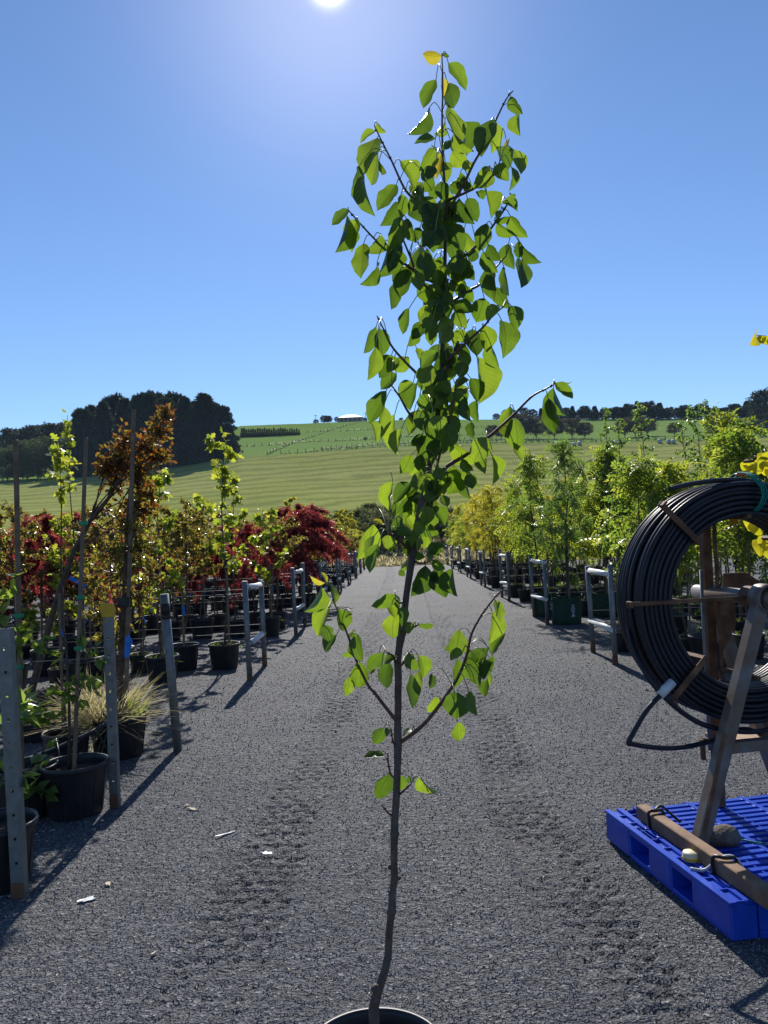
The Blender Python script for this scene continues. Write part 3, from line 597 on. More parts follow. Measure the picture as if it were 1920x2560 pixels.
LAB={'crimson':('potted_maple','crimson lace leaf maple in a black pot in the left beds','maple','small crimson maples in the left beds'),
 'crimbig':('potted_maple','large domed crimson maple in a black pot at the bed edge','maple','large crimson maples at the bed edge'),
 'lime':('potted_oak','slim yellow green lobed leaf sapling in a black pot','sapling','yellow green saplings in the left beds'),
 'bronze':('potted_myrtle','bronze and olive small leaf bushy sapling in a black pot','sapling','bronze saplings in the left beds'),
 'gold':('potted_sapling','golden yellow leafed sapling in a black pot at the far left beds','sapling','golden saplings in the left beds'),
 'green':('potted_ash','fresh green feathery leafed young ash in a black pot, right beds','sapling','fresh green ash saplings in the right beds'),
 'deep':('potted_locust','darker green fine leafed drooping sapling in a black pot, right beds','sapling','dark green saplings in the right beds'),
 'birch':('potted_birch','tall thin open birch sapling in a black pot, right beds','sapling','tall birch saplings in the right beds'),
 'goldtop':('potted_locust','golden fern leafed sapling in a black pot, right beds','sapling','golden locust saplings in the right beds'),
 'yel':('potted_ash','yellow green feathery sapling in a black pot, right beds','sapling','yellow green ash saplings in the right beds')}
def lx(y): return -1.78+.0125*y
def rxp(y): return 2.45+.0232*y
_cnt={}
ORD2=['first','second','third','fourth','fifth','sixth','seventh','eighth','ninth','tenth','eleventh','twelfth','thirteenth','fourteenth']
SHORT={'crimson':'small crimson lace leaf maple','crimbig':'large domed crimson maple','lime':'yellow green lobed leaf sapling','bronze':'bronze small leaf sapling','gold':'golden yellow sapling','green':'fresh green feathery ash','deep':'dark green fine leafed sapling','birch':'tall thin open birch','goldtop':'golden fern leafed sapling','yel':'yellow green feathery sapling'}
ORD=['first','second','third','fourth','fifth','sixth','seventh','eighth','ninth','tenth']
def put(kind,x,y,s=None,rz=None,label=None):
    k=_cnt.get(kind,0); _cnt[kind]=k+1; t=PL[kind][k%len(PL[kind])]; nm,lb,ct,gp=LAB[kind]
    z=float(yard_z(x,y)) if y<44.5 else float(terr(x,y))
    return place(t,(x,y,z-.006),rng.random()*6.28 if rz is None else rz,s or .92+.16*rng.random(),nm,label or lb,ct,gp,(rng.normal()*.012,rng.normal()*.012))
ROWS=[9.25,10.2,13.45,14.7,18.2,19.5,23.5,24.8,28.5,29.9,33.4,34.8,38.2,39.5,42.6]
def pick(y,i,side):
    u=rng.random()
    if side<0:
        if i==0:
            return {9.25:'',10.2:'lime',13.45:'lime',14.7:'bronze',18.2:'crimbig',19.5:'crimbig',23.5:'gold',24.8:'bronze',28.5:'gold',29.9:'gold',33.4:'bronze'}.get(y,'gold')
        if y<11: return ['lime','bronze','lime','bronze','crimson'][(i+int(y))%5]
        if y<21: return 'crimson' if u<.52 else ('bronze' if u<.84 else 'lime')
        return 'crimson' if u<.3 else ('bronze' if u<.62 else ('lime' if u<.85 else 'gold'))
    if y>22 and i<4: return 'goldtop' if u<.36 else ('green' if u<.6 else ('birch' if u<.70 else 'yel'))
    return 'green' if u<.3 else ('deep' if u<.56 else ('yel' if u<.8 else ('birch' if u<.92 else ('green' if y<22 else 'goldtop'))))
for ri,y in enumerate(ROWS):
    n=13 if y<30 else 8
    where=lambda k,i,sd_: f"{SHORT[k]}, {ORD2[i]} pot in from the {'far' if ri%2 else 'near'} post, {ORD[ri//2]} {sd_} trellis"
    for i in range(n):
        x=lx(y)-.44-.6*i+rng.normal()*.05; yy=y+rng.normal()*.05
        if x<-(.53*y+.9): continue
        k=pick(y,i,-1)
        if not k: continue
        put(k,x,yy,s=(.72+.2*rng.random()) if (i>1 and k=='lime') else None,label=where(k,i,'left'))
    n=11 if y<30 else 8
    for i in range(n):
        x=rxp(y)+.4+.58*i+rng.normal()*.05; yy=y+rng.normal()*.05
        if x>.53*y+.9: continue
        if y in (13.45,) and i<2: continue
        if y in (14.7,) and i<1: continue
        k=pick(y,i,1); put(k,x,yy,s=(.8+.16*rng.random() if rng.random()<.75 else .98+.12*rng.random()) if k in('green','deep','yel') else (.84 if k=='birch' else None),label=where(k,i,'right'))
# tall wispy ones that stand above the rest
for x,y,s in [(4.13,14.35,1.06),(4.85,14.1,1.03),(5.6,14.4,1.0),(4.5,10.3,.86)]:
    put('birch',x,y,s,label=f"wispy birch rising above the right beds, {['shorter one behind the coil','tallest','beside the tallest','farthest from the path'][[.86,1.06,1.03,1.0].index(s)]}")
PL['wisp']=[plant(sapling('wisp',210+i,[3.35,2.9][i],.010,[2.35,2.3][i],.08,8,3,'lobed',.075,'lime',rise=1.0,droop=.1,cluster=3,wob=.02,top=.05),[S15]) for i in range(2)]
LAB['wisp']=('potted_oak','','sapling','wispy oak saplings in the left beds')
put('wisp',-3.62,9.2,1.0,label='tallest thin bare stemmed sapling with lime leaves only at its top')
put('wisp',-2.42,5.75,.86,label='thin bare stemmed lime leafed sapling beside the tall stakes')
# a few empty pots and small ones waiting in the aisles
for x,y in [(-4.4,16.6),(-5.2,16.9),(-6.1,16.5),(-4.9,11.7),(-5.7,11.9),(4.0,16.4),(4.8,16.7),(5.6,16.5),(4.6,21.2),(5.6,21.5),(6.5,21.4),(3.65,8.82),(4.3,11.6),(5.0,11.7)]:
    sid='left' if x<0 else 'right'; rc_=(x,y)==(3.65,8.82)
    tr=sapling('seedling',int(300+y*7+x*3),1.0 if rc_ else .75,.006,.4,.16,6,8,'pinnate' if sid=='right' else 'lobed',.1,'yel' if False else ('lime' if sid=='left' else 'green'),top=.2) if (x,y) in ((3.65,8.82),(-4.9,11.7),(4.0,16.4),(-4.4,16.6)) else SEED
    SEED=tr
    place(POT+[('trunk',tr[0],[]),('foliage',tr[1],[])],(x,y,float(yard_z(x,y))-.006),rng.random()*6,1.15 if rc_ else 1,'potted_seedling',
      'black pot with a small staked seedling standing behind the pipe coil' if rc_ else f'small seedling in a black pot in the aisle between the {sid} beds','seedling',None if rc_ else f'seedlings in the {sid} aisles')
# green grow bags
def grow_bag(x,y,R,Hh,label,seed,emblem=False,kind='green'):
    z=float(yard_z(x,y))-.006; root=thing('grow_bag_tree',(x,y,z),label,'sapling'); r=np.random.default_rng(seed)
    mb=MB(); n=30; V=[];F=[]; hs=[0,.02,.12,.24,.36,Hh-.02,Hh]; 
    for j,h in enumerate(hs):
        for i in range(n):
            a=i*6.283/n; rr_=R*(.93 if h<.01 else 1)*(1+.03*math.sin(3*a+h*9+seed)+.02*math.sin(7*a-h*14)); V.append([x+rr_*math.cos(a),y+rr_*math.sin(a),z+h+ (.012*math.sin(4*a+seed) if j>4 else 0)])
    F=[(j*n+i,j*n+(i+1)%n,(j+1)*n+(i+1)%n,(j+1)*n+i) for j in range(len(hs)-1) for i in range(n)]
    b0=len(V); 
    for i in range(n): a=i*6.283/n; V.append([x+R*.94*math.cos(a),y+R*.94*math.sin(a),z+Hh-.07])
    F+=[((len(hs)-1)*n+i,(len(hs)-1)*n+(i+1)%n,b0+(i+1)%n,b0+i) for i in range(n)]; mb.add(V,F,True); bag=mb.build('bag',M['bag'],root)
    so=MB(); so.add([[x,y,z+Hh-.05]]+[[x+R*.95*math.cos(i*.2094),y+R*.95*math.sin(i*.2094),z+Hh-.07] for i in range(30)],[(0,1+i,1+(i+1)%30) for i in range(30)],True); so.build('soil',M['soil'],root)
    for a in (math.pi,0):
        c=np.array([x+R*math.cos(a)*1.0,y+R*math.sin(a)-.03,z+Hh-.09]); h=MB(); h.tube([c+[0,-.08,0],c+[.012*math.cos(a),-.07,.10],c+[.014*math.cos(a),0,.135],c+[.012*math.cos(a),.07,.10],c+[0,.08,0]],.008,5); h.build('handle',M['bag'],root)
    tr,fo=sapling('bagged',seed,3.1,.022,.95,.6,20,16,'ferny' if kind=='deep' else 'pinnate',.23,kind,rise=.8,curve=-.3,droop=.6)
    for nm,me in (('trunk',tr),('foliage',fo)):
        o=link(nm,me,root); o.location=(0,0,Hh-.3)
        if nm=='foliage': o['kind']='stuff'
    sb=MB(); sb.box((x+.06,y,z+.9),(.03,.03,1.3),ch=.003); sb.build('stake',M['stake'],root)
    if emblem:
        e=MB(); cx=.05; 
        def ring(cx,cz,rx_,rz_,w_,n=20):
            for i in range(n):
                q=[]
                for aa,k in ((i,1),(i+1,1),(i+1,1-w_),(i,1-w_)):
                    t=aa*6.283/n; px=cx+rx_*k*math.sin(t); q.append([x+px,y-math.sqrt(max(0,(R*1.055)**2-px*px))-.004,z+cz+rz_*k*math.cos(t)])
                e.add(q,[(0,1,2,3)])
        ring(cx,.27,.036,.055,.22); ring(cx,.285,.016,.022,.4); ring(cx,.245,.018,.014,.5); ring(cx,.345,.03,.008,.99,12)
        q=[[x+px,y-math.sqrt((R*1.055)**2-px*px)-.004,z+pz] for px,pz in ((cx-.035,.15),(cx+.035,.15),(cx+.012,.205),(cx-.012,.205))]; e.add(q,[(0,1,2,3)])
        e.build('print',M['scrap'],root)
    return root
gb=G(1230,1350); grow_bag(gb[0],gb[1]+.15,.25,.47,'green fabric grow bag with a white print holding a staked sapling',401,True,'deep')
gb=G(1190,1335); grow_bag(gb[0],gb[1]+.35,.23,.45,'green fabric grow bag half hidden behind the printed grow bag',402,True,'green')
gb=G(1315,1332); grow_bag(gb[0],gb[1]+.1,.27,.45,'wide plain green fabric grow bag near the pipe coil',403,False,'green')
# ---- trellis frames at the row ends: two posts, two rails, wires
def post_mesh(mb,x,y,z,h,r=.03,lean=(0,0)): mb.tube([[x,y,z-.05],[x+lean[0]*h,y+lean[1]*h,z+h]],r,12)
FR=[(9.15,10.2),(13.4,14.75),(18.2,19.5),(23.5,24.7),(28.5,30.0),(33.4,34.7),(38.2,39.5),(42.6,43.8)]
for side in (-1,1):
    for j,(a,b) in enumerate(FR):
        xa,xb=(lx(a),lx(b)) if side<0 else (rxp(a),rxp(b)); nm='left' if side<0 else 'right'
        ords=['first','second','third','fourth','fifth','sixth','seventh','eighth'][j]
        root=thing('row_end_trellis',(xa,a,0),f'galvanised two post row end frame with pale rails, {ords} along the {nm} beds','frame',f'row end frames of the {nm} beds')
        for x,y in ((xa,a),(xb,b)):
            z=float(yard_z(x,y)); mb=MB(); h=1.17+rng.normal()*.025; ln=(rng.normal()*.008-.012,rng.normal()*.01); post_mesh(mb,x,y,z,h,.033,ln); p=mb.build('post',M['galv'],root)
            mb=MB(); mb.tube([[x,y,z-.04],[x+ln[0]*.12,y,z+.14]],.0345,12); mb.build('rust_band',M['rust'],p)
            for hw in (1.02,.55):
                mb=MB(); mb.tube([[x,y,z+hw],[x+side*3,y,z+hw-.03],[x+side*7,y,z+hw]],.0028,4,False); mb.build('wire',M['galv'],root)
        for hz in (1.08,.42):
            mb=MB(); mb.tube([[xa-.012,a-.03,hz+rng.normal()*.01],[(xa+xb)/2,(a+b)/2,hz-.004],[xb-.012,b+.03,hz+rng.normal()*.01]],.034,10); ra=mb.build('rail',M['white_pvc'],root)
            mb=MB()
            for t in (.06,.94): q=np.array([xa,a,hz])*(1-t)+np.array([xb,b,hz])*t; mb.tube([q-[0,.02,0],q+[0,.02,0]],.039,10)
            mb.build('clamp',M['galv'],ra)
# ================================================================ NEAR LEFT POSTS, POTS AND PLANTS
def channel_post(base,top,label,cap=False,w=.05):
    """perforated star/U section post"""
    root=thing('steel_post',tuple(base),label,'post'); b=np.asarray(base,float); t=np.asarray(top,float); d=unit(t-b)
    x=unit(np.cross(d,[0,1,0]))*-1; x=unit(np.cross([0,1,0],d)); y=np.cross(d,x); L=np.linalg.norm(t-b); rot=np.stack([x,y,d],1)
    def loc(a,c,h): return b+x*a+y*c+d*h
    mb=MB(); 
    # front web made of strips so that the punched holes are real gaps
    hw=w/2; hs=.007; pitch=.11; zs=-.05
    def strip(a0,a1,z0,z1): mb.box(loc((a0+a1)/2,0,(z0+z1)/2),(a1-a0,.004,z1-z0),rot)
    strip(-hw,-hs,zs,L); strip(hs,hw,zs,L); h=.06; prev=zs
    while h<L-.03: strip(-hs,hs,prev,h-hs); prev=h+hs; h+=pitch
    strip(-hs,hs,prev,L); mb.build('web',M['galv'],root)
    for s in (-1,1):
        mb=MB(); mb.box(loc(s*(hw-.002),.0225,(L+zs)/2),(.004,.041,L-zs),rot); mb.build('flange',M['galv'],root)
    mb=MB(); mb.box(loc(0,-.0045,.03),(w*.98,.004,.1),rot); mb.build('rust_patch',M['rust'],root)
    if cap:
        mb=MB(); mb.box(loc(0,.018,L-.02),(w+.014,.058,.085),rot,ch=.006); mb.build('cap',M['yellow'],root)
    return root
def up_to(base,dx,dy): return P(dx,dy,base[1])
b=G(40,1945); channel_post(b,up_to(b,7,1358),'bare perforated galvanised post beside the near pots',False,.062)
b=G(247,1745); channel_post(b,up_to(b,231,1312),'perforated galvanised post with a yellow cap',True,.055)
b=G(384,1622); t=up_to(b,355,1283); root=thing('steel_post',tuple(b),'round grey steel post wrapped with black tape near its top','post')
mb=MB(); mb.tube([b-(t-b)*.03,t],.034,16); mb.build('tube',M['galv'],root)
mb=MB(); mb.tube([b+(t-b)*.86,b+(t-b)*.94],.036,16); mb.tube([b+(t-b)*.84,b+(t-b)*.87],.0368,16); mb.build('tape',M['tape'],root)
# hand wires between the near posts
mb=MB(); a=G(247,1745)+[0,0,.93]; mb.tube([a,a+[-1.2,.3,-.06],a+[-3,.8,-.02]],.0025,4,False); o=mb.build('trellis_wire',M['galv']); tag(o,'thin slack wire running from the yellow capped post into the bed','wire')
POT_HI=pot_parts(.2,.32,'pot',44)
def pot_at(x,y,s,name,label,cat='sapling',sxy=1.0):
    z=float(yard_z(x,y))-.008; root=thing(name,(x,y,z),label,cat)
    for nm,me,subs in POT_HI:
        o=link(nm,me,root); o.scale=(s*sxy,s*sxy,s); del o['_o']
        for sn,sm_ in subs: link(sn,sm_,o)
    return root,np.array([x,y,z])
def shape_leaf(L,W,curl=.25,fold=.3,n=7,serr=0.0,heart=False,seed=0):
    """unit leaf along +Y, upper face +Z, folded on its midrib, with uv"""
    r=np.random.default_rng(seed); V=[];UV=[];F=[]; xs_=[-1,-.72,-.36,0,.36,.72,1]; n=max(n,14); ph=r.random(4)*6.28; sick=.07*r.normal()
    for i in range(n+1):
        t=i/n
        wdt=math.sin(math.pi*t**.88)**.78 if not heart else (math.sin(math.pi*min(1,t*.93+.07)**.62))**.62
        if not heart: wdt*=1-.40*max(0,(t-.84)/.16)     # drawn-out tip
        if i==n: wdt=0.0
        if i==0: wdt=.06 if not heart else .3
        for xq in xs_:
            e=abs(xq)==1; ww=W*wdt*(1+(serr*r.normal()*.5+.035*math.sin(9*t+ph[0]*(1+xq)))*e)
            zz=W*wdt*fold*abs(xq)**1.55+(.028*math.sin(8*t+ph[1]+1.5*xq)+.02*math.sin(15*t+ph[2]*xq))*abs(xq)**2*wdt-curl*(t*t-.35*t)
            V.append([xq*ww+sick*math.sin(math.pi*t),t-(.10*abs(xq)*(1-t)**3 if heart else 0),zz]); UV.append((.5+.5*xq*max(.05,wdt),t))
    m_=len(xs_)
    for i in range(n):
        for k in range(m_-1): a=i*m_+k; F.append((a,a+1,a+m_+1,a+m_))
    return np.array(V),F,UV
def leaf_mesh(name,mat,**kw):
    V,F,UV=shape_leaf(1,**kw); me=bpy.data.meshes.new(name); me.from_pydata(V.tolist(),[],F)
    uv=me.uv_layers.new(name='UVMap')
    for lp in me.loops: uv.data[lp.index].uv=UV[lp.vertex_index]
    me.polygons.foreach_set('use_smooth',[True]*len(F)); me.materials.append(LEAF[mat]); me.update(); return me
def leaf_matrix(B,T,W_app,Wt,side=1,twist=0.0):
    """object matrix: base at B, tip at T, blade turned so that it shows W_app of its width Wt to the camera"""
    ax=T-B; L=np.linalg.norm(ax); ax=ax/L; v=unit(CO-B); n0=unit(v-ax*np.dot(v,ax)); c=min(1,W_app/Wt); ph=side*math.acos(c)*.92+twist
    s0=np.cross(ax,n0); nrm=n0*math.cos(ph)+s0*math.sin(ph); x=np.cross(ax,nrm)
    m=np.eye(4); m[:3,0]=x*Wt; m[:3,1]=ax*L; m[:3,2]=nrm*L; m[:3,3]=B; return Matrix(m.tolist())
# ---- young leafy plant in the large near pot (leaves cluster along two stems), with a tall stake
def leafy(root,stems,n,size,mat,tpl='ovate',seed=0,off=None,droop=.2,name='foliage',spread=.05,tmin=.3):
    r=np.random.default_rng(seed); PT=[];AX=[]; mb=MB()
    for st,rad in stems:
        st=np.array(st); mb.tube(st,np.linspace(rad,rad*.3,len(st)),7)
        for _ in range(n):
            t=(tmin+(1-tmin)*r.random())*(len(st)-1); j=min(len(st)-2,int(t)); p=st[j]+(st[j+1]-st[j])*(t-j); q=r.normal(size=3); q[2]=.25*q[2]+.1
            q=unit(q); l=spread*(.5+r.random()); mb.tube([p,p+q*l],[.0025,.0012],4,False); 
            for c in range(3): PT.append(p+q*l); AX.append(q+.7*r.normal(size=3)+[0,0,-droop])
    PT=np.array(PT); v,f,t=scatter(*LT[tpl],PT,np.array(AX),r.normal(size=PT.shape)*.5+[0,0,1],size*(.7+.5*r.random(len(PT))),seed)
    mb.build('stem',M['bark'],root); o=link(name,np_mesh(name,v-np.array(root['_o'][:]),f,LEAF[mat],False,t),root,'stuff'); return o
b=G(156,1764); b=np.array([b[0],b[1]+.06,0])
root,p=pot_at(b[0],b[1],1.0,'potted_shrub','large near black pot with a young leafy green shrub tied to a stake')
d=b[1]
leafy(root,[([P(150,1665,d),P(150,1560,d),P(148,1470,d+.02),P(143,1385,d)],.012),([P(158,1600,d+.02),P(166,1520,d+.04),P(184,1450,d+.02),P(196,1385,d)],.007)],13,.085,'weed',seed=5,tmin=.25,spread=.06)
mb=MB(); mb.bar(P(160,1672,d-.04),P(186,945,d-.03),.021,.021,ch=.003); mb.build('stake',M['stake'],root)
for yq in (1400,1290,1130):
    q=P(160+(1672-yq)*26/727.,yq,d-.035); mb=MB(); mb.lathe([(.026,-.012),(.028,0),(.026,.012)],10,q); mb.build('tie',M['tagg'],root)
# cornus at the frame edge with a stake
b=G(38,1772); b=np.array([b[0],b[1]+.1,0]); root,p=pot_at(b[0],b[1],.98,'potted_dogwood','near black pot holding a staked dogwood with broad pale leaves'); d=b[1]
leafy(root,[([P(48,1690,d),P(36,1560,d),P(34,1400,d),P(30,1250,d)],.013),([P(36,1560,d),P(60,1545,d),P(88,1515,d-.03)],.006),([P(34,1400,d),P(60,1395,d-.02),P(90,1372,d)],.006),([P(40,1680,d-.05),P(70,1690,d-.15),P(100,1720,d-.2)],.006)],9,.115,'weed',seed=9,tmin=.2,spread=.07)
mb=MB(); mb.bar(P(47,1668,d-.05),P(34,950,d-.03),.025,.025,ch=.003); mb.build('stake',M['stake'],root)
for yq in (1440,1330): 
    q=P(40,yq,d-.045); mb=MB(); mb.lathe([(.028,-.012),(.03,0),(.028,.012)],10,q); mb.build('tie',M['tagg'],root)
mb=MB(); q=P(28,1490,d-.06); mb.box(q,(.03,.004,.13)); mb.build('tag',M['tag'],root)
# pot cut by the left frame edge, plant mostly outside the picture
b=G(-22,1935); root,p=pot_at(b[0]-.02,b[1]+.1,.98,'potted_dogwood','black pot beside the bare perforated post, nearest to the path'); d=b[1]+.1
leafy(root,[([P(-10,1830,d),P(-20,1700,d),P(-12,1560,d),P(-8,1480,d)],.012),([P(-14,1700,d),P(20,1680,d-.02),P(46,1672,d-.03)],.005),([P(-12,1580,d),P(15,1560,d),P(38,1530,d)],.005)],8,.09,'deep',seed=12,tmin=.3,spread=.06)
# leaning bronze tree
b=G(74,1602); b=np.array([b[0],b[1]+.12,0]); root,p=pot_at(b[0],b[1],1.12,'potted_myrtle','copper leafed tree leaning out of its pot over the bed'); d=b[1]
trunk=[P(58,1575,d),P(66,1500,d),P(88,1420,d-.05),P(110,1340,d-.1),P(132,1265,d-.2),P(160,1190,d-.3),P(195,1125,d-.4),P(232,1080,d-.45),P(262,1030,d-.5),P(290,960,d-.5)]
def blob_tree(root,trunk,rad,blobs,n,size,mat,tpl,seed,bark='bark'):
    r=np.random.default_rng(seed); mb=MB(); tr=np.array(trunk); mb.tube(tr,np.linspace(rad,rad*.25,len(tr)),9); mb.build('trunk',M[bark],root)
    mb=MB(); PT=[];AX=[]
    for c,br,k in blobs:
        c=np.array(c); j=np.argmin(np.linalg.norm(tr-c,axis=1)); s=tr[max(0,j-2)]
        mid=(s+c)/2+r.normal(size=3)*.06; mb.tube([s,s+(c-s)*.25+[0,0,.01],mid+[0,0,-.02],c],[rad*.24,rad*.2,rad*.14,.004],5,False)
        for _ in range(int(n*k)):
            q=r.normal(size=3); q=unit(q)*br*r.random()**.5; e=c+q*[1,1,1.1]; m_=c+q*.4+r.normal(size=3)*.02; mb.tube([c,m_,e],[.005,.003,.0015],4,False)
            for t in np.linspace(.35,1,9):
                pp=(c+(m_-c)*min(1,t*2)) if t<.5 else m_+(e-m_)*(t-.5)*2
                PT.append(pp+r.normal(size=3)*.012); AX.append(unit(e-c)+.8*r.normal(size=3)+[0,0,.15])
    mb.build('branches',M['twig'],root); PT=np.array(PT); v,f,t=scatter(*LT[tpl],PT,np.array(AX),r.normal(size=PT.shape)+[0,0,.7],size*(.65+.6*r.random(len(PT))),seed)
    link('foliage',np_mesh('foliage',v-np.array(root['_o'][:]),f,LEAF[mat],False,t),root,'stuff')
dd=d-.5
blob_tree(root,trunk,.036,[(P(245,990,dd),.16,1),(P(270,955,dd+.05),.16,1),(P(250,1040,dd+.1),.15,1),(P(300,1040,dd),.17,1),(P(315,960,dd),.15,1),(P(345,930,dd-.05),.14,1),(P(360,895,dd),.09,.6),(P(340,990,dd+.1),.15,1),(P(290,1090,dd),.14,.9),(P(330,1070,dd),.11,.7),(P(225,1010,dd),.10,.6),(P(300,1010,dd),.16,1),(P(262,1000,dd+.1),.17,1),(P(310,1100,dd+.1),.16,.9),(P(285,1140,dd+.1),.15,.8)],24,.046,'copper','ovate',31)
mb=MB(); q=P(148,1252,d-.25); mb.add([q,q+[.02,-.01,.035],q+[.17,-.02,-.06],q+[.15,-.01,-.10],q+[.05,0,-.02]],[(0,1,2,3,4)]); mb.build('tag',M['tag'],root)
# upright bronze tree with a grass tuft in its pot
b=G(248,1640); b=np.array([b[0],b[1]+.1,0]); root,p=pot_at(b[0],b[1],1.0,'potted_myrtle','upright bronze tree tied to a tall stake above a dry grass tuft',sxy=1.14); d=b[1]
trunk=[P(258,1560,d),P(262,1470,d),P(264,1380,d),P(268,1295,d),P(272,1200,d),P(276,1110,d),P(280,1060,d)]
blob_tree(root,trunk,.03,[(P(225,1330,d),.2,1),(P(262,1240,d+.1),.22,1),(P(300,1290,d),.2,1),(P(240,1190,d),.2,1),(P(300,1190,d),.2,1),(P(205,1260,d),.17,.8),(P(330,1240,d+.1),.16,.7),(P(275,1130,d),.15,.8),(P(250,1380,d),.18,.7)],18,.05,'bronze','ovate',33)
mb=MB(); mb.bar(P(271,1560,d-.04),P(289,885,d-.03),.03,.03,ch=.003); mb.build('stake',M['stake'],root)
mb=MB(); mb.lathe([(.052,-.04),(.054,-.03),(.054,.03),(.052,.04)],14,P(270,1300,d-.02)); mb.build('tie',M['tape'],root)
mb=MB(); q=P(276,1385,d-.07); mb.add([q+[-.02,0,.03],q+[.01,0,.05],q+[.04,0,.0],q+[.0,0,-.13],q+[-.03,0,-.12]],[(0,1,2,3,4)]); mb.build('tag',M['tag'],root)
o=link('grass_tuft',weeds_mesh(77,900,.16,.24,.46,'grass',.62,.007),root,'stuff'); o.location=(-.1,-.02,.0)
o=link('weeds',weeds_mesh(78,60,.12,.25,.26,'weed',.3,.03),root,'stuff'); o.location=(.06,.05,0)
# irrigation line with feeder tubes
mb=MB(); pth=[P(-30,1655,5.0),P(60,1640,5.25),P(110,1622,5.35),P(155,1602,5.45),P(205,1578,5.6),P(262,1544,5.85),P(300,1510,6.5)+[0,0,-.05],P(330,1480,7.4)]
mb.tube(pth,.017,10); ro=thing('irrigation_line',tuple(pth[1]),'black irrigation pipe running through the near left pots','pipe'); mb.build('main_pipe',M['pipe'],ro)
mb=MB(); mb.tube([P(122,1620,5.38),P(121,1596,5.36),P(127,1625,5.3),P(129,1655,5.2)],.006,6); mb.build('feeder_tube',M['pipe'],ro)
mb=MB(); mb.tube([P(238,1560,5.8),P(222,1540,5.7),P(213,1560,5.65),P(216,1590,5.6),P(236,1632,5.55)],.006,6); mb.build('feeder_tube',M['pipe'],ro)
# ================================================================ PALLET, REEL STAND, PIPE COIL
PA=R_(10); U=np.array([math.cos(PA),math.sin(PA),0]); Vv=np.array([-math.sin(PA),math.cos(PA),0]); PO=np.array([1.26,2.985,0.0]); ROT=np.stack([U,Vv,[0,0,1.0]],1)
def L3(a,b,z): return PO+U*a+Vv*b+np.array([0,0,z])
def onpl(x,y,b):
    d=ray(x,y); t=(b-Vv@(CO-PO))/(Vv@d); q=CO+t*d; return np.array([U@(q-PO),q[2]])
PB,PAx,PH=1.05,1.15,.16; z0=.008
pal=thing('plastic_pallet',tuple(L3(0,0,z0)),'blue plastic pallet with open slatted deck under the pipe reel','pallet')
def pb(name,a0,a1,b0,b1,zl,zh,ch=.003):
    mb=MB(); mb.box(L3((a0+a1)/2,(b0+b1)/2,(zl+zh)/2),(a1-a0,b1-b0,zh-zl),ROT,ch); return mb.build(name,M['blue'],pal)
T_=.012
# left side: three blocks, two fork openings between them, sill and top band
for b0,b1 in ((.0,.27),(.43,.62),(.80,PB)):   # blocks
    mb=MB(); nseg=6; r=.05
    pb('side_block',0,.12,b0,b1,z0,PH-.012,.01)
for b0,b1 in ((.27,.43),(.62,.80)):
    pb('sill',.004,.11,b0-.002,b1+.002,z0,z0+.025); pb('top_band',.003,.03,b0-.002,b1+.002,PH-.035,PH-.011)
    pb('opening_back',.10,.112,b0,b1,z0+.02,PH-.03)
for a0 in (.42,.52,1.0):   # inner and far blocks under the deck
    for b0 in (.02,.45,.83): pb('inner_block',a0,a0+.13,b0,b0+.18,z0,PH-.03)
for b0,b1 in ((.0,.1),(PB-.1,PB)):
    pb('end_skid',.121,PAx,b0,b1,z0,z0+.03)
pb('end_wall',.121,PAx,.0,.014,z0+.031,PH-.012); pb('end_wall',.121,PAx,PB-.014,PB,z0+.031,PH-.012)
# deck: edge strips along the side with cells between them
for a0,a1 in ((-.002,.030),(.066,.094),(.154,.170)): pb('deck_strip',a0,a1,-.002,PB+.002,PH-.014,PH,.002)
for b_ in np.arange(.012,PB,.105): pb('deck_rib',.030,.154,b_-.003,b_+.003,PH-.034,PH-.0025,0)
pb('deck_rib',.047,.051,.28,.42,PH-.03,PH-.003,0); pb('deck_rib',.047,.051,.63,.79,PH-.03,PH-.003,0)
for b_ in (.30,.41,.65,.76):
    mb=MB(); mb.lathe([(.008,-.001),(.016,.0),(.016,.003),(.008,.002)],14,L3(.08,b_,PH+.001)); mb.build('drain_ring',M['blue'],pal)
# deck slats across, longitudinal bars
for k_,b_ in enumerate(np.arange(.022,PB-.01,.0545)): pb('deck_slat',.170,PAx,b_-.0155,b_+.0155,PH-.016,PH-.001,.002)
for a_ in (.30,.45,.60,.76,.92,1.07): pb('deck_bar',a_-.012 if a_ in(.45,.76) else a_-.004,a_+.012 if a_ in(.45,.76) else a_+.004,0.015,PB-.015,PH-.04,PH+.0012 if a_ in(.45,.76) else PH-.004,.001)
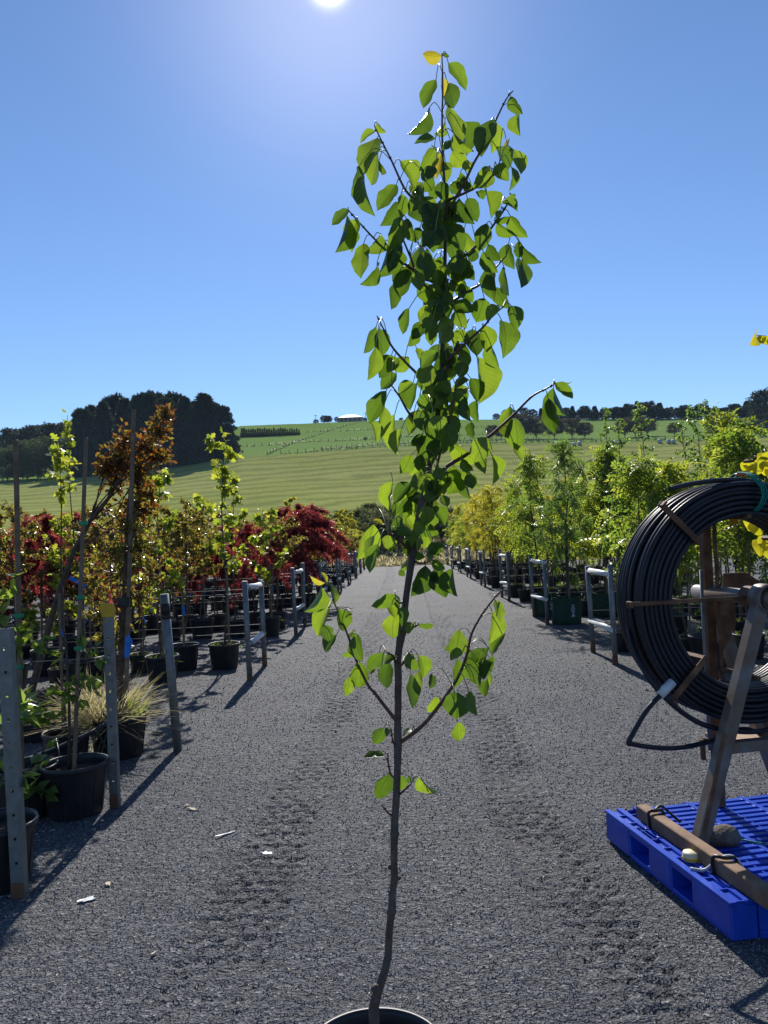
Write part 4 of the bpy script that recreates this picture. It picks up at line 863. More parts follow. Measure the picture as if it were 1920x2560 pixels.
# the reel: rails on the pallet, A frames, axle, spokes
AX_A,AX_Z=.59,1.255; BN,BF=.60,.84
reel=thing('pipe_reel',tuple(L3(.12,.5,PH)),'rusty welded steel reel stand strapped onto the blue pallet','reel')
def rb(name,p,q,wx,wy,mat='rust',up=None,ch=.002):
    mb=MB(); mb.bar(p,q,wx,wy,up=Vv if up is None else up,ch=ch); return mb.build(name,M[mat],reel)
rb('base_rail',L3(.125,-.12,PH+.032),L3(.125,.90,PH+.032),.06,.066,'timber',up=(0,0,1),ch=.004)
rb('base_rail',L3(1.05,-.12,PH+.032),L3(1.05,.90,PH+.032),.06,.066,'timber',up=(0,0,1),ch=.004)
rb('angle_plate',L3(.165,-.12,PH+.008),L3(.165,.46,PH+.008),.05,.016,'rust',up=(0,0,1))
for bq in (.50,1.0):
    for sgn in ((-1,1) if bq<.6 else (1,)):
        fa=AX_A+sgn*.40
        leg=rb('leg',L3(fa,bq,PH+.02),L3(AX_A+sgn*.03,bq,AX_Z-.02),.062,.062,'steel',ch=.005)
        mb=MB(); mb.bar(L3(fa+.0,bq-.034,PH+.06),L3(fa-sgn*.13,bq-.034,PH+.5),.02,.004,up=Vv); mb.build('rust_streak',M['rust'],leg)
    if bq<.6: rb('cross_brace',L3(AX_A-.245,bq,.59),L3(AX_A+.245,bq,.59),.05,.05,'steel')
    if bq>.6: continue
    mb=MB(); mb.lathe([(.06,-.045),(.068,-.04),(.068,.04),(.06,.045)],20,L3(AX_A,bq,AX_Z),axis=Vv); mb.build('bearing',M['steel'],reel)
mb=MB(); mb.tube([L3(AX_A,.36,AX_Z),L3(AX_A,1.06,AX_Z)],.036,16); mb.build('axle',M['steel'],reel)
mb=MB(); mb.lathe([(.05,-.09),(.052,-.085),(.052,.085),(.05,.09)],18,L3(AX_A,(BN+BF)/2-.17,AX_Z),axis=Vv); mb.build('hub',M['rust'],reel)
SP=.655
for i in range(8):
    th=math.pi/4*i; dv=U*math.cos(th)+np.array([0,0,1.0])*math.sin(th); c=L3(AX_A,0,AX_Z)
    for bq,ln in (((BN-.022,SP),) if i%8 in (0,1,3,4,5,7) else ((BF+.03,SP-.06),)):
        p=c+Vv*bq+dv*(.03 if i%2==0 else .375); q=c+Vv*bq+dv*ln; rb('spoke',p,q,.02 if i%2==0 else .03,.008,'rust')
    # inner bar carrying the coil between both sides
    rb('cross_bar',c+dv*.385+Vv*(BN-.02),c+dv*.385+Vv*(BF+.028),.02,.02,'rust',up=dv)
    rb('end_stop',c+dv*(SP-.01)+Vv*(BN-.06),c+dv*(SP-.01)+Vv*(BN-.012),.03,.012,'rust',up=dv)
for th0 in (0,1.5*math.pi):
    dv=U*math.cos(th0)+np.array([0,0,1.0])*math.sin(th0); dw=U*math.cos(th0+math.pi/2)+np.array([0,0,1.0])*math.sin(th0+math.pi/2); c=L3(AX_A,BF+.045,AX_Z)
    mb=MB(); e=Vv*.006; q=[c+dv*.03+dw*.015,c+dv*.30+dw*.015,c+dv*.17+dw*.10,c+dv*.05+dw*.1]; mb.add([k-e for k in q]+[k+e for k in q],[(0,1,2,3),(7,6,5,4),(0,4,5,1),(1,5,6,2),(2,6,7,3),(3,7,4,0)]); mb.build('gusset',M['rust'],reel)
rb('upright',L3(AX_A-.01,BF+.1,PH),L3(AX_A-.01,BF+.1,AX_Z+.42),.045,.045,'rust',up=U)
mb=MB(); mb.tube([L3(AX_A-.055,BF+.09,.45),L3(AX_A-.05,BF+.09,AX_Z+.12)],.009,8); mb.build('rod',M['galv'],reel)
mb=MB(); mb.box(L3(AX_A+.12,BF+.05,.50),(.26,.3,.02),ROT,.003); mb.build('tray',M['tan'],reel)
rb('bracket',L3(AX_A-.18,BF-.05,.55),L3(AX_A-.05,BF-.05,.50),.02,.03,'rust'); rb('bracket',L3(AX_A-.18,BF-.05,.55),L3(AX_A-.18,BF-.05,.45),.02,.02,'rust')
# the coil of pipe: turns packed in rows round the reel, one loose outer turn, a tail
coil=thing('pipe_coil',tuple(L3(AX_A,BN,AX_Z-.57)),'large coil of black poly pipe wound on the rusty reel','pipe coil')
PR=.0122; rr_=np.random.default_rng(5); turns=MB(); nth=84; th=np.arange(nth)*2*math.pi/nth
nb_=10
for j in range(nb_):
    for i in range(7):
        if not (j in(0,1,nb_-1) or i in(0,6)): continue
        r0=.416+.0238*i+rr_.normal()*.0012; bq=BN+.010+j*.0238+rr_.normal()*.001
        if i==6 and j in (2,3,5): r0-=.012
        ph=rr_.random()*6.28; r=r0+.0025*np.sin(th+ph)+.0015*np.sin(2*th+ph*2); sag=-.018*(np.sin(th)<0)*np.abs(np.sin(th))-.012
        bb=bq+.002*np.sin(th*2+ph)
        pth=np.array([L3(AX_A+r_*math.cos(t)*1.015,b_,AX_Z+r_*math.sin(t)+s_) for r_,t,b_,s_ in zip(r,th,bb,sag)])
        turns.tube(pth,PR,8,closed=True)
turns.build('wound_turns',M['pipe'],coil)
def smooth(pts,n=40):
    pts=np.array(pts); t=np.linspace(0,len(pts)-1,n); o=[]
    for tt in t:
        i=min(int(tt),len(pts)-2); f=tt-i; p0=pts[max(0,i-1)];p1=pts[i];p2=pts[i+1];p3=pts[min(len(pts)-1,i+2)]
        o.append(.5*((2*p1)+(-p0+p2)*f+(2*p0-5*p1+4*p2-p3)*f*f+(-p0+3*p1-3*p2+p3)*f**3))
    return np.array(o)
def wp(dx,dy,b): a,z=onpl(dx,dy,b); return L3(a,b,z)
mb=MB(); mb.tube(smooth([wp(1449,1056,BN-.03),wp(1490,1046,BN),wp(1550,1038,BN+.04),wp(1610,1038,BN+.06),wp(1660,1050,BN+.08),wp(1720,1090,BN+.1)]),PR,8); mb.build('loose_turn',M['pipe'],coil)
mb=MB(); mb.tube(smooth([wp(1356,1310,BN+.2),wp(1362,1380,BN+.12),wp(1392,1450,BN),wp(1440,1510,BN-.05),wp(1500,1556,BN-.06),wp(1560,1576,BN-.05),wp(1640,1580,BN),wp(1700,1560,BN+.05)],60),PR,8); mb.build('loose_turn',M['pipe'],coil)
mb=MB(); mb.tube(smooth([wp(1432,1497,BN-.05),wp(1400,1530,BN-.07),wp(1375,1570,BN-.08),wp(1358,1603,BN-.09),wp(1366,1607,BN-.09),wp(1400,1613,BN-.08),wp(1450,1616,BN-.05),wp(1500,1610,BN-.02),wp(1560,1594,BN+.04),wp(1610,1575,BN+.08),wp(1680,1600,BN+.1)],70),PR*.95,8); mb.build('tail',M['pipe'],coil)
mb=MB(); a,b=wp(1453,1473,BN-.045),wp(1424,1503,BN-.05); mb.tube([a,b],.021,12); mb.build('joiner',M['white_pvc'],coil)
# teal cord and little label round the top of the coil
mb=MB()
for sft in (0,.02,-.03):
    cth=math.pi/2-.02+sft; ring=[]
    for t in np.linspace(0,2*math.pi,20)[:-1]:
        rr0=.49+.115*math.cos(t); bb=(BN+BF)/2+.16*math.sin(t); ring.append(L3(AX_A+.05+rr0*math.cos(cth)+.01*math.sin(3*t),bb,AX_Z+rr0*math.sin(cth)))
    mb.tube(ring,.0042,6,closed=True)
o=mb.build('binding_cord',M['teal'],coil)
mb=MB(); mb.box(L3(AX_A-.03,BN-.01,AX_Z+.585),(.05,.02,.012),ROT,.002); mb.build('label_clip',M['red'],coil)
mb=MB(); mb.box(wp(1585,1126,BF+.07),(.05,.012,.03),ROT,.002); mb.build('marker',M['yellow'],reel)
# ---- small things on the pallet
def rock(name,c,size,label,mat,seed):
    bm=bmesh.new(); bmesh.ops.create_icosphere(bm,subdivisions=3,radius=1); r=np.random.default_rng(seed); ks=r.normal(size=(6,3))*1.6
    for v in bm.verts:
        n=sum(math.sin(float(np.dot(k,v.co))+i) for i,k in enumerate(ks))*.06; v.co=v.co*(1+n); 
        v.co=Vector((v.co.x*size[0],v.co.y*size[1],max(-.8,v.co.z)*size[2]))
    me=bpy.data.meshes.new(name); bm.to_mesh(me); bm.free(); me.materials.append(M[mat]); o=link(name,me); o.location=c; tag(o,label,'stone'); return o
a,z=.0,0; q=L3(.30,.50,PH+.035); rock('stone',q,(.085,.06,.048),'rough brown stone lying on the pallet beside the reel leg','stone',4)
cp=thing('bottle_top',tuple(L3(.075,.385,PH)),'cream plastic cap lying on the pallet edge','cap'); mb=MB(); mb.lathe([(0,.0),(.032,.0),(.034,.006),(.034,.03),(.031,.036),(.0,.037)],20,L3(.075,.385,PH)); mb.build('body',M['cream'],cp); mb=MB(); mb.lathe([(.034,.005),(.0365,.008),(.0365,.014),(.034,.017)],20,L3(.075,.385,PH)); mb.build('lip',M['yellow'],cp)
st=thing('tie_strap',tuple(L3(.02,.22,PH)),'frayed grey strap tying the reel rail to the pallet edge','strap')
mb=MB(); pts=smooth([L3(.02,.30,PH+.004),L3(.07,.27,PH+.006),L3(.12,.24,PH+.06),L3(.17,.215,PH+.068),L3(.21,.2,PH+.004)],16); mb.tube(pts,.0075,6); mb.build('webbing',M['scrap'],st); mb=MB(); mb.tube(smooth([L3(.085,.235,PH),L3(.083,.232,PH+.072),L3(.12,.2,PH+.077),L3(.166,.2,PH+.07),L3(.168,.2,PH)],14),.008,6); mb.build('binding',M['tape'],st)
st=thing('tie_strap',tuple(L3(.1,.76,PH)),'black strap knotted round the far end of the reel rail','strap')
mb=MB(); mb.tube(smooth([L3(.09,.76,PH),L3(.087,.76,PH+.073),L3(.125,.765,PH+.078),L3(.163,.76,PH+.072),L3(.166,.76,PH)],14),.008,6); mb.build('band',M['tape'],st); mb=MB(); mb.tube(smooth([L3(.125,.765,PH+.08),L3(.17,.79,PH+.088),L3(.2,.76,PH+.06),L3(.24,.74,PH+.02)],12),.007,6); mb.build('tail',M['tape'],st)
cr=thing('cord_clip',tuple(L3(.5,.42,PH)),'red plastic clip on a teal cord lying on the pallet','clip')
mb=MB(); mb.tube(smooth([L3(.32,.60,PH+.03),L3(.38,.55,PH+.006),L3(.44,.47,PH+.006),L3(.5,.42,PH+.01)],14),.004,6); mb.build('cord',M['teal'],cr); mb=MB(); mb.tube([L3(.50+.03*math.cos(t),.40+.02*math.sin(t),PH+.012) for t in np.linspace(0,5.6,12)],.007,6); mb.build('clip',M['red'],cr)
# ---- ground litter
def flake(dx,dy,lx_,wy_,rz,name,label,cat,mat,th=.006,grp=None):
    b=G(dx,dy); r=np.random.default_rng(int(dx*7+dy)); n=15; V=[];F=[]
    for s in (0,1):
        for i in range(n):
            a=i*6.283/n; rr0=.45+.7*r.random() if s==0 else rr_s[i]
            if s==0:
                rr_s=rr_s+[rr0] if i else [rr0]
            V.append([lx_/2*rr0*math.cos(a),wy_/2*rr0*math.sin(a),s*th+.25*wy_*(r.random()-.3)*(s>-1)*.4])
    F=[tuple(range(n))[::-1],tuple(range(n,2*n))]+[(i,(i+1)%n,n+(i+1)%n,n+i) for i in range(n)]
    mb=MB(); mb.add(V,F); me=mb.mesh(name,M[mat]); o=link(name,me); o.location=(b[0],b[1],float(yard_z(b[0],b[1]))+.004); o.rotation_euler=(0,.05,rz); tag(o,label,cat,grp); return o
for dx,dy,l,w_,rz in [(402,1742,.05,.02,.7),(416,1750,.09,.03,-.5),(233,1914,.055,.03,-.9),(332,2066,.035,.014,.9)]:
    flake(dx,dy,l,w_,rz,'wood_chip','pale splinter of wood lying on the gravel path','wood chip','chip',.007,'wood chips on the path')
flake(187,1950,.10,.05,.8,'plastic_scrap','crumpled white plastic scrap on the gravel near the bare post','litter','scrap',.004)
flake(490,1806,.13,.02,.7,'plastic_scrap','thin white plastic strip lying on the gravel path','litter','scrap',.004)
flake(575,1841,.09,.04,0,'plastic_scrap','flat torn white plastic piece beside the left wheel track','litter','scrap',.004)
flake(345,1588,.07,.05,0,'pebble','pale stone on the gravel by the taped post','stone','stone',.02)
n=420; q=rng.random(n); yy=1.5*(14/1.5)**q; xx=(rng.random(n)*2-1)*(.5*yy); PT=np.stack([xx,yy,yard_z(xx,yy)+.006],-1); d=rng.normal(size=(n,3))*[1,1,.12]
v,f,t=scatter(*LT['narrow'],PT,d,np.array([[0,0,1.0]])+.4*rng.normal(size=(n,3)),(.008+.014*rng.random(n))*(yy/3)**.4)
o=link('litter_specks',np_mesh('litter_specks',v,f,M['chip'],False,t)); tag(o,'tiny pale chips and straws scattered over the path','litter',kind='stuff')
# golden heart leafed tree at the right edge, its branches reaching into view behind the coil
ct=thing('potted_redbud',(2.95,5.0,0),'golden heart leafed tree behind the pipe coil','tree')
for nm,me,subs in POT_HI:
    o=link(nm,me,ct); del o['_o']
    for sn,sm_ in subs: link(sn,sm_,o)
CL=[leaf_mesh('redbud_leaf','cercis',W=.56,curl=.15+.2*i,fold=.25,heart=True,seed=70+i) for i in range(3)]
def redbud():
    D=5.0; mb=MB(); mb.tube([[2.95,5.0,.2],[2.93,5.02,.9],[2.9,5.0,1.6],[2.86,5.0,2.3],[2.8,5.0,2.9]],[.022,.02,.016,.011,.005],8); mb.build('trunk',M['bark'],ct)
    brs=[[(1700,1130),(1680,1100),(1655,1096),(1630,1102)],[(1720,1190),(1690,1170),(1660,1165),(1640,1170)],[(1720,1060),(1690,1010),(1660,985),(1620,990),(1608,996)],[(1740,800),(1700,745),(1665,728),(1630,724)]]
    for k,bp in enumerate(brs):
        pp=np.array([P(x,y,D+.05*k) for x,y in bp]); s=np.array([np.interp(pp[0][2]-.15,[.2,2.9],[2.95,2.8]),5.0,pp[0][2]-.15]); pp=np.concatenate([[s],pp]); mb=MB(); mb.tube(smooth(pp,14),np.linspace(.008,.002,14),5); mb.build('branch',M['twig'],ct)
    spec=[(1632,1102,1640,1132,26),(1650,1098,1655,1130,28),(1618,1118,1622,1148,26),(1636,1128,1641,1158,30),(1656,1122,1658,1152,30),(1640,1168,1638,1198,24),(1654,1160,1656,1190,28),(1665,1180,1668,1212,30),
      (1610,1000,1606,1018,20),(1622,996,1624,1022,22),(1636,996,1640,1026,26),(1650,1000,1654,1030,26),(1645,984,1660,1004,30),(1650,1040,1648,1062,26),(1664,1010,1670,1040,28),(1656,986,1640,1000,22),
      (1634,727,1629,742,13),(1645,726,1643,744,16),(1655,727,1656,746,15),(1668,728,1670,750,18),(1680,735,1684,760,20),(1690,1100,1694,1134,30),(1700,1010,1706,1044,30),(1710,1180,1716,1212,30)]
    for i,(a,b,c,d,w_) in enumerate(spec):
        B=P(a,b,D+.1*rng.normal()*.3); T=P(c,d,D+.1*rng.normal()*.4); L=np.linalg.norm(T-B); W=w_*DS/FPX*D
        o=link('leaf',CL[i%3],ct); m4=leaf_matrix(B,T,W,max(W*1.02,.8*L),1 if i%2 else -1); m4=Matrix.Translation((-2.95,-5.0,0))@m4; o.matrix_basis=m4
redbud()
# ================================================================ THE PEAR TREE IN FRONT
TD=1.95
ZR={1:(780,80,2.37),2:(780,600,2.37),3:(720,1150,2.765),4:(720,1750,2.731)}
def zc(k,x,y): a,b,s=ZR[k]; return ((a+x/s)/DS,(b+y/s)/DS)
def zp(k,x,y,dep=0.0): return P(*zc(k,x,y),TD+dep)
tb=P(810,2275,TD); pear=thing('potted_pear_tree',(tb[0],tb[1],0),'young pear tree with hanging green leaves in a black pot on the path','tree')
for nm,me,subs in pot_parts(.182,.335,'pot',56):
    o=link(nm,me,pear); del o['_o']; o.location=(0,0,.0)
    for sn,sm_ in subs: link(sn,sm_,o)
tpath=[(4,592,2330,36),(4,590,2212,36),(4,583,2120,37),(4,598,2040,33),(4,630,1940,30),(4,660,1850,27),(4,684,1740,26),(4,690,1600,25),(4,700,1500,25),(4,710,1440,29),(4,712,1330,24),(4,728,1210,25),(4,724,1120,24),(4,724,1000,24),(4,727,915,27),(4,728,820,25),(4,738,700,25),(4,742,600,24),(4,748,450,24),(4,750,290,29),(4,748,150,25),(4,753,20,24),
 (3,760,1640,25),(3,763,1500,25),(3,757,1390,26),(3,768,1300,25),(3,786,1190,32),(3,805,1050,24),(3,820,920,22),(3,845,760,25),(3,862,640,27),(3,885,500,25),(3,915,350,25),(3,940,230,24),(3,975,80,21),
 (2,690,1370,18),(2,712,1250,17),(2,738,1100,17),(2,752,960,15),(2,765,820,14),(2,770,700,13),(2,775,560,13),(2,782,380,12),(2,785,250,12),(2,788,120,11),(1,790,1180,10),(1,796,1050,9),(1,785,900,8),(1,775,740,7),(1,771,600,6),(1,771,480,5.5),(1,775,360,5),(1,774,250,4.5),(1,770,140,3.5)]
tp=[];trd=[]
for i,(k,x,y,w_) in enumerate(tpath):
    dep=.02*math.sin(i*.35)+(.012*math.sin(i*1.3) if i>2 else 0); tp.append(zp(k,x,y,dep)); trd.append(w_/ZR[k][2]/FPX*TD)
tp=np.array(tp); tp[0]=[tb[0]+.005,tb[1],.2]
mb=MB(); mb.tube(tp,trd,14); 
for k,x,y,r in [(4,728,915,.0125),(4,708,1445,.0125),(4,700,1140,.007),(4,757,1215,.006),(4,696,1310,.006)]: # knots
    q=zp(k,x,y,-.006); mb.lathe([(0,r*.9),(r*.5,r*.8),(r*.9,r*.35),(r,0),(r*.9,-r*.4)],9,q,axis=(.1,-1,.1))
q=zp(4,592,1965,-.005); mb.lathe([(0,.006),(.009,.005),(.011,0),(.012,-.02)],9,q,axis=(-.6,-.5,.8))
mb.build('trunk',M['barkp'],pear)
# branches: list of (zoom, x, y), depth at the tip, base radius
BR=[([(1,790,1130),(1,700,1060),(1,620,1000),(1,550,930),(1,470,760),(1,410,640),(1,370,555)],.10,.0045),
 ([(2,780,420),(2,700,300),(2,625,220),(2,590,120),(2,530,-30),(1,515,1130)],-.12,.0042),
 ([(2,780,272),(2,690,235),(2,560,150),(2,490,90),(1,390,1245),(1,290,1140),(1,215,1055)],-.05,.0048),
 ([(1,797,1080),(1,850,985),(1,900,900),(1,960,775),(1,1030,655),(1,1100,500),(1,1150,400),(1,1190,350)],.12,.0048),
 ([(1,797,1000),(1,870,970),(1,965,925),(1,1060,860),(1,1110,775)],-.1,.0038),
 ([(2,798,160),(1,830,1375),(1,960,1280),(1,1070,1150),(1,1140,1050),(1,1180,975)],-.14,.0048),
 ([(2,800,385),(2,930,300),(2,1000,258),(2,1100,150),(2,1150,95)],.1,.0045),
 ([(2,790,790),(2,830,690),(2,870,590),(2,900,530),(2,930,465)],.12,.0042),
 ([(2,800,720),(2,900,620),(2,1010,520),(2,1070,450),(2,1135,395)],-.08,.0042),
 ([(2,755,910),(2,690,840),(2,600,770),(2,480,640),(2,430,540),(2,385,450)],.06,.0048),
 ([(2,735,1150),(2,650,1100),(2,575,1025),(2,520,930),(2,470,860)],-.12,.0045),
 ([(2,690,1470),(2,790,1350),(2,910,1275),(2,1040,1172),(2,1180,1050),(2,1300,930),(2,1390,880),(2,1445,848)],-.1,.0058),
 ([(3,905,470),(3,975,370),(3,1005,200),(3,1025,60),(2,830,1000),(2,850,860)],-.09,.006),
 ([(3,858,640),(3,790,575),(3,735,535),(3,690,490)],-.10,.0045),
 ([(3,868,700),(3,920,715),(3,965,708)],-.09,.004),
 ([(3,795,1200),(3,850,1165),(3,905,1135)],-.05,.004),
 ([(4,738,140),(3,660,1690),(3,600,1610),(3,550,1550),(3,470,1380),(3,420,1230),(3,370,1100),(3,325,1000),(3,290,870)],.10,.0052),
 ([(4,765,290),(4,900,190),(4,1000,80),(3,1120,1590),(3,1190,1470),(3,1240,1330),(3,1270,1200),(3,1340,1070),(3,1430,950),(3,1478,902)],-.08,.0056),
 ([(3,765,1400),(3,720,1350),(3,680,1330)],-.06,.0035),([(3,770,1430),(3,800,1400),(3,832,1350)],-.06,.0035),
 ([(4,735,540),(4,700,500),(4,685,430),(4,682,360)],.04,.0035),([(4,738,320),(4,715,280),(4,706,205)],-.04,.003),
 ([(4,728,800),(4,690,775),(4,638,716)],-.03,.003),([(4,745,660),(4,790,620),(4,840,575)],-.04,.0035),([(3,820,990),(3,770,985),(3,742,960)],-.06,.003)]
brp=[]
for pts,dep,r in BR:
    n=len(pts); A=np.array([zp(k,x,y,dep*(i/(n-1))**1.0) for i,(k,x,y) in enumerate(pts)]); S=smooth(A,6*n)
    brp.append(S)
leafpet=[[] for _ in BR]; trunkpet=[]
allp=np.concatenate(brp+[tp]); owner=np.concatenate([np.full(len(b),i) for i,b in enumerate(brp)]+[np.full(len(tp),-1)])
allpix=np.array([0.0]); 
def pix(p):
    q=RM.T@(p-CO); return np.array([q[0]/-q[2],q[1]/-q[2]])
allpix=np.array([pix(p) for p in allp])
LV={1:[(770,140,650,140,62),(775,140,812,148,20),(808,185,925,330,95),(735,283,668,458,100),(800,300,830,445,105),(770,265,780,380,50),(690,455,605,615,50),(815,445,850,680,100),(790,545,725,610,60),(730,630,605,640,40),(850,545,930,715,95),(840,600,930,720,60),(1065,520,985,710,115),(1075,530,1085,710,85),(1175,385,1235,490,70),(1230,485,1220,615,50),(1160,680,1165,625,30),(1090,680,1160,830,95),(1190,695,1245,835,70),(1080,800,1165,880,80),(1180,800,1195,940,65),(1050,825,1045,790,20),(1060,820,965,915,110),(1035,940,968,950,55),(1030,945,1070,1095,78),(920,985,985,1120,82),(1125,1015,1220,1050,45),(1170,960,1190,985,25),(1120,1055,1090,1105,35),(1175,1090,1255,1230,82),(1080,1120,1175,1085,40),(1095,1135,1195,1215,65),(1035,1135,985,1300,92),(1235,1250,1345,1380,60),(1150,1260,1180,1400,90),(1225,1240,1222,1345,50),(1225,1340,1250,1510,75),(1015,1300,1098,1430,70),(1045,1260,1110,1360,65),(965,1290,940,1362,65),(905,1310,860,1340,45),
 (375,590,280,635,32),(385,540,425,605,35),(385,630,285,810,98),(390,705,370,905,92),(395,770,450,832,35),(280,795,262,970,62),(310,840,325,1090,72),(500,905,380,1050,88),(525,765,610,920,112),(720,690,650,820,90),(650,820,720,870,55),(215,1050,112,1140,50),(205,1090,150,1310,75),(270,1110,210,1285,78),(405,1195,320,1310,70),(305,1255,278,1455,82),(450,1235,405,1460,80),(385,1370,330,1505,62),(510,1010,425,1150,88),(530,960,545,1100,72),(525,1095,480,1290,102),(560,1105,600,1250,75),(530,1260,445,1425,70),(640,1160,610,1240,60),
 (590,905,650,1000,90),(625,915,690,1130,112),(720,870,650,945,72),(790,770,800,880,90),(830,705,920,790,112),(770,720,725,860,70),(880,830,850,930,62),(760,890,790,1000,90),(700,920,740,990,80),(900,770,935,830,60),(940,890,900,945,52),(750,1020,690,1170,122),(800,1050,760,1200,85),(870,990,950,1140,104),(860,1060,830,1130,70),(700,1160,720,1295,132),(690,1290,650,1475,104),(830,1140,900,1292,112),(800,1220,850,1262,50),(760,1330,745,1460,82),(575,1395,470,1480,92),(930,1390,900,1468,82),(860,1380,850,1490,92),(1075,1420,990,1480,80),(620,980,575,1060,70),(670,1120,730,1210,90),(640,1010,700,1100,90),(820,900,880,960,80),(730,800,680,870,70),(850,880,930,920,80),(780,960,840,1060,90),(820,640,760,690,50),(725,680,760,740,40)],
2:[(570,170,525,345,112),(490,260,455,415,62),(1060,185,1050,340,96),(1135,155,1185,330,62),(1085,280,1155,415,66),(1180,390,1215,530,82),(1125,480,1165,670,86),(1190,480,1205,575,50),(1100,390,1030,465,70),(1020,345,970,490,132),(840,370,960,440,100),(850,420,900,515,96),(940,150,955,235,66),(870,150,860,270,98),(575,405,550,560,66),(625,515,570,632,66),(690,385,650,530,96),(655,420,660,480,62),(790,450,785,578,96),(700,510,710,620,78),(795,605,730,810,122),(380,515,290,668,78),(400,525,410,690,96),(375,635,340,835,78),(470,685,390,822,86),(490,690,445,785,80),(575,700,480,772,100),(500,790,405,885,82),(600,845,508,912,55),(620,850,570,1010,97),(690,760,620,820,70),(700,815,740,1005,112),(440,895,352,1095,92),(345,1075,400,1200,50),(425,985,400,1192,50),(490,1035,465,1292,72),(530,1120,490,1270,60),(650,1005,560,1145,92),(660,1010,650,1132,92),(655,1150,580,1215,65),(1010,505,1050,668,92),(950,530,970,700,97),(1055,610,1105,772,66),(975,690,1000,970,92),(890,720,880,822,86),(930,830,840,880,60),(930,880,815,925,60),(830,965,860,1147,112),(905,930,925,1070,82),(975,950,965,1077,46),(945,1080,940,1172,60),(1172,988,1180,1182,88),(1200,1055,1225,1250,104),(1185,1180,1235,1320,45),(1035,1170,960,1312,122),(1020,1235,1020,1387,76),(1065,1275,1080,1452,56),(840,1340,810,1512,162),(900,1345,975,1482,76),(905,1380,930,1540,60),(1400,940,1430,1152,82),(1432,875,1490,1052,72),(1435,850,1540,948,60),(1440,850,1550,857,22),(890,1300,945,1372,60),(790,1080,800,1267,92),(700,1155,640,1300,122),(620,1285,590,1402,72),(740,260,690,360,100),(640,250,690,380,100),(860,260,900,340,70),(720,110,760,230,90),(640,40,680,240,110),(820,240,870,300,60),(610,190,640,300,80),(720,270,790,390,100),(660,370,760,410,70),(760,620,690,700,80),(830,740,790,840,80),(780,700,830,770,60),(640,920,700,1000,90),(740,900,800,1010,90),(680,1080,740,1190,100),(860,880,900,980,90),(760,960,720,1090,90),(940,820,985,960,90),(620,640,665,720,60),(730,480,700,560,70),(850,540,930,600,70),(860,620,930,700,80)],
3:[(725,150,685,350,82),(850,165,725,285,85),(740,270,735,415,82),(860,190,870,400,97),(940,215,950,345,112),(1060,140,1020,265,88),(590,445,490,697,112),(600,520,520,710,62),(625,580,580,783,82),(690,520,682,615,102),(712,560,700,645,42),(655,450,590,408,28),(790,405,710,480,80),(750,470,850,535,70),(810,500,860,600,62),(900,540,915,622,42),(880,625,945,680,60),(960,640,1005,692,60),(870,690,775,750,70),(950,730,870,953,132),(1000,690,1090,750,60),(1060,745,1075,965,122),(1140,748,1150,953,78),(1010,760,1040,857,46),(800,760,770,800,40),(230,880,130,1060,76),(255,850,150,810,25),(265,845,235,770,22),(325,990,318,840,42),(285,1025,180,1215,102),(240,1140,282,1255,82),(335,1210,245,1330,70),(350,1030,400,1192,108),(445,1065,390,1088,32),(420,1215,470,1180,35),(480,1205,500,1397,102),(445,1325,375,1362,56),(495,1395,490,1580,132),(420,1500,400,1637,72),(665,1335,537,1440,76),(620,1400,560,1475,70),(755,1365,660,1402,50),(700,1395,690,1577,104),(745,1060,725,1232,152),(740,930,585,1025,70),(700,985,745,1090,90),(790,1010,800,1152,64),(740,930,775,1000,50),(900,1140,1012,1148,42),(870,1130,815,1195,60),(900,1350,960,1517,88),(830,1335,895,1460,70),(850,1480,840,1720,84),(900,1465,915,1607,78),(990,1480,1000,1582,42),(1185,1175,1130,1387,112),(1200,1290,1080,1322,56),(1170,1375,1160,1582,86),(1030,1635,970,1757,82),(1150,1600,1160,1797,178),(1250,1600,1280,1762,62),(1410,1045,1420,1277,110),(1430,970,1490,1117,66),(1500,1205,1395,1342,72),(1390,1300,1300,1565,112),(1400,1370,1360,1530,82),(1412,1350,1410,1450,32),(1380,1520,1350,1642,82),(1400,1480,1405,1560,40),(1290,1465,1195,1502,46),(1280,1500,1290,1552,50),(1270,1330,1310,1400,70),(1000,360,960,470,60)],
4:[(1160,150,1165,272,84),(650,195,578,305,92),(700,205,660,242,50),(850,210,775,235,52),(660,380,515,405,56),(690,505,615,690,118),(762,510,768,622,78),(830,520,855,562,40),(895,525,1005,657,66),(930,570,965,642,36)]}
MESH=[leaf_mesh('pear_leaf','pear',W=.5,curl=c,fold=f,serr=.05,seed=80+i,n=11) for i,(c,f) in enumerate([(.12,.2),(.22,.32),(.34,.5),(.1,.6),(-.15,.3),(.3,.15),(.2,.85),(.42,.4),(.15,-.3)])]
YMESH=[leaf_mesh('young_pear_leaf','young',W=.5,curl=.2,fold=.35,serr=.05,seed=95)]
young={(3,655),(3,255),(3,265),(1,1160),(1,770),(1,1050)}
er=np.random.default_rng(21); nleaf=0
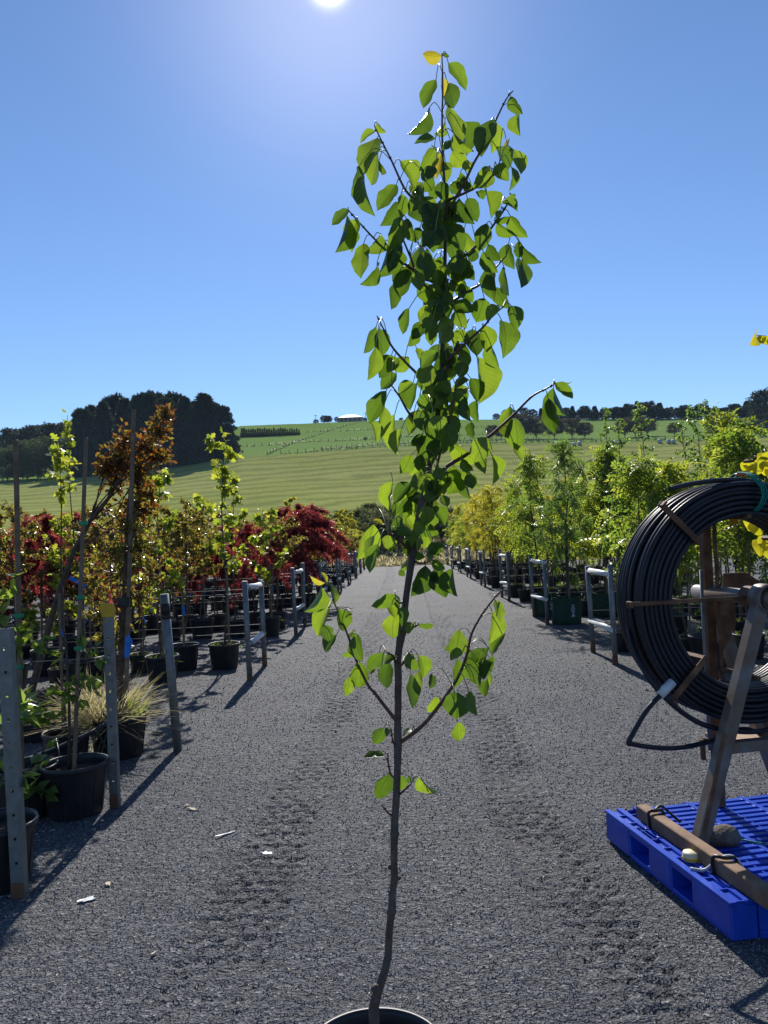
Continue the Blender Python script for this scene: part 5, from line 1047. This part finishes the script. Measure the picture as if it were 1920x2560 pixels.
# inner leaves close round the stem, between the outer ones seen in the list
ex=np.random.default_rng(44)
for _ in range(92):
    i=ex.integers(31,47); k,x,y,w_=tpath[i]; a=ex.normal()*1.0
    bx=x+ex.normal()*75; by=y+ex.normal()*70; ln=ex.uniform(90,150); LV[k].append((bx,by,bx+ln*.45*ex.normal(),by+ln*.95,ex.uniform(60,115)))
for k,lst in LV.items():
    for (bx,by,tx,ty,w_) in lst:
        s=ZR[k][2]; c0=pix(zp(k,bx,by)); dist=np.linalg.norm(allpix-c0,axis=1)*TD
        dist=dist+np.where(owner==-1,.02,0); j=int(np.argmin(dist)); Ln=math.hypot(tx-bx,ty-by)/s/FPX*TD
        att=allp[j]; dep=att[1]-TD+er.normal()*.03
        if dist[j]>.03: dep=er.normal()*.11
        dt=er.normal()*.22*Ln-.04*Ln
        B=zp(k,bx,by,dep); T=zp(k,tx,ty,dep+dt); L=np.linalg.norm(T-B); W=w_/s/FPX*TD*1.0; T=B+(T-B)*1.0
        Wt=max(W*1.01,min(.66*max(L,.05),W*2.2)); side=1 if er.random()<.5 else -1
        o=link('leaf',(YMESH if (k,bx) in young else MESH)[er.integers(1 if (k,bx) in young else len(MESH))],pear)
        o.matrix_basis=Matrix.Translation((-tb[0],-tb[1],0))@leaf_matrix(B,T,W,Wt,side,er.normal()*.12); nleaf+=1
        # petiole from the nearest twig, arching
        a=att; 
        if dist[j]>.09: a=B+np.array([er.normal()*.015,.02,.03])
        mid=(a+B)/2+np.array([0,0,.22*np.linalg.norm(a-B)+.004]); pet=smooth([a,mid,B],7)
        (leafpet[owner[j]] if owner[j]>=0 else trunkpet).append(pet)
for i,(S,(pts,dep,r)) in enumerate(zip(brp,BR)):
    mb=MB(); mb.tube(S,np.linspace(r,.0016,len(S)),8)
    for k_ in range(3,len(S)-2,5): q=S[k_]; mb.lathe([(0,.0035),(.0022,.003),(.003,0),(.0022,-.004)],6,q+[er.normal()*.001,-r*.4,0],axis=(er.normal(),-1,er.normal()))   # buds
    bo=mb.build('branch',M['twig'],pear)
    if leafpet[i]:
        mb=MB()
        for pt in leafpet[i]: mb.tube(pt,[.0011]*7,5,False)
        mb.build('petioles',M['petiole'],bo,'stuff')
mb=MB()
for pt in trunkpet: mb.tube(pt,[.0011]*7,5,False)
mb.build('petioles',M['petiole'],pear,'stuff')
# clear air with a little haze in it: one closed box round everything
hm=bpy.data.materials.new('thin_haze'); hm.use_nodes=True; ht=hm.node_tree; ht.nodes.clear(); ho=ht.nodes.new('ShaderNodeOutputMaterial'); hv=ht.nodes.new('ShaderNodeVolumePrincipled')
hv.inputs['Color'].default_value=(.55,.78,1,1); hv.inputs['Density'].default_value=.00015; hv.inputs['Anisotropy'].default_value=.0; ht.links.new(hv.outputs[0],ho.inputs['Volume'])
zt=max((o.matrix_world.translation.z+(o.scale.x if o.scale.x>2 else 4)) for o in bpy.data.objects if o.type in('EMPTY','MESH'))+12
zl=float(min(Z.min(),-.2))-1.0
mb=MB(); mb.box((0,0,(zt+zl)/2),(9300,9300,zt-zl)); o=mb.build('haze',hm); o['kind']='stuff'; o['label']='thin blue haze in the air over the valley'; o['category']='haze'
for o in bpy.data.objects:
    if '_o' in o: del o['_o']
print('leaves',nleaf,'objects',len(bpy.data.objects))
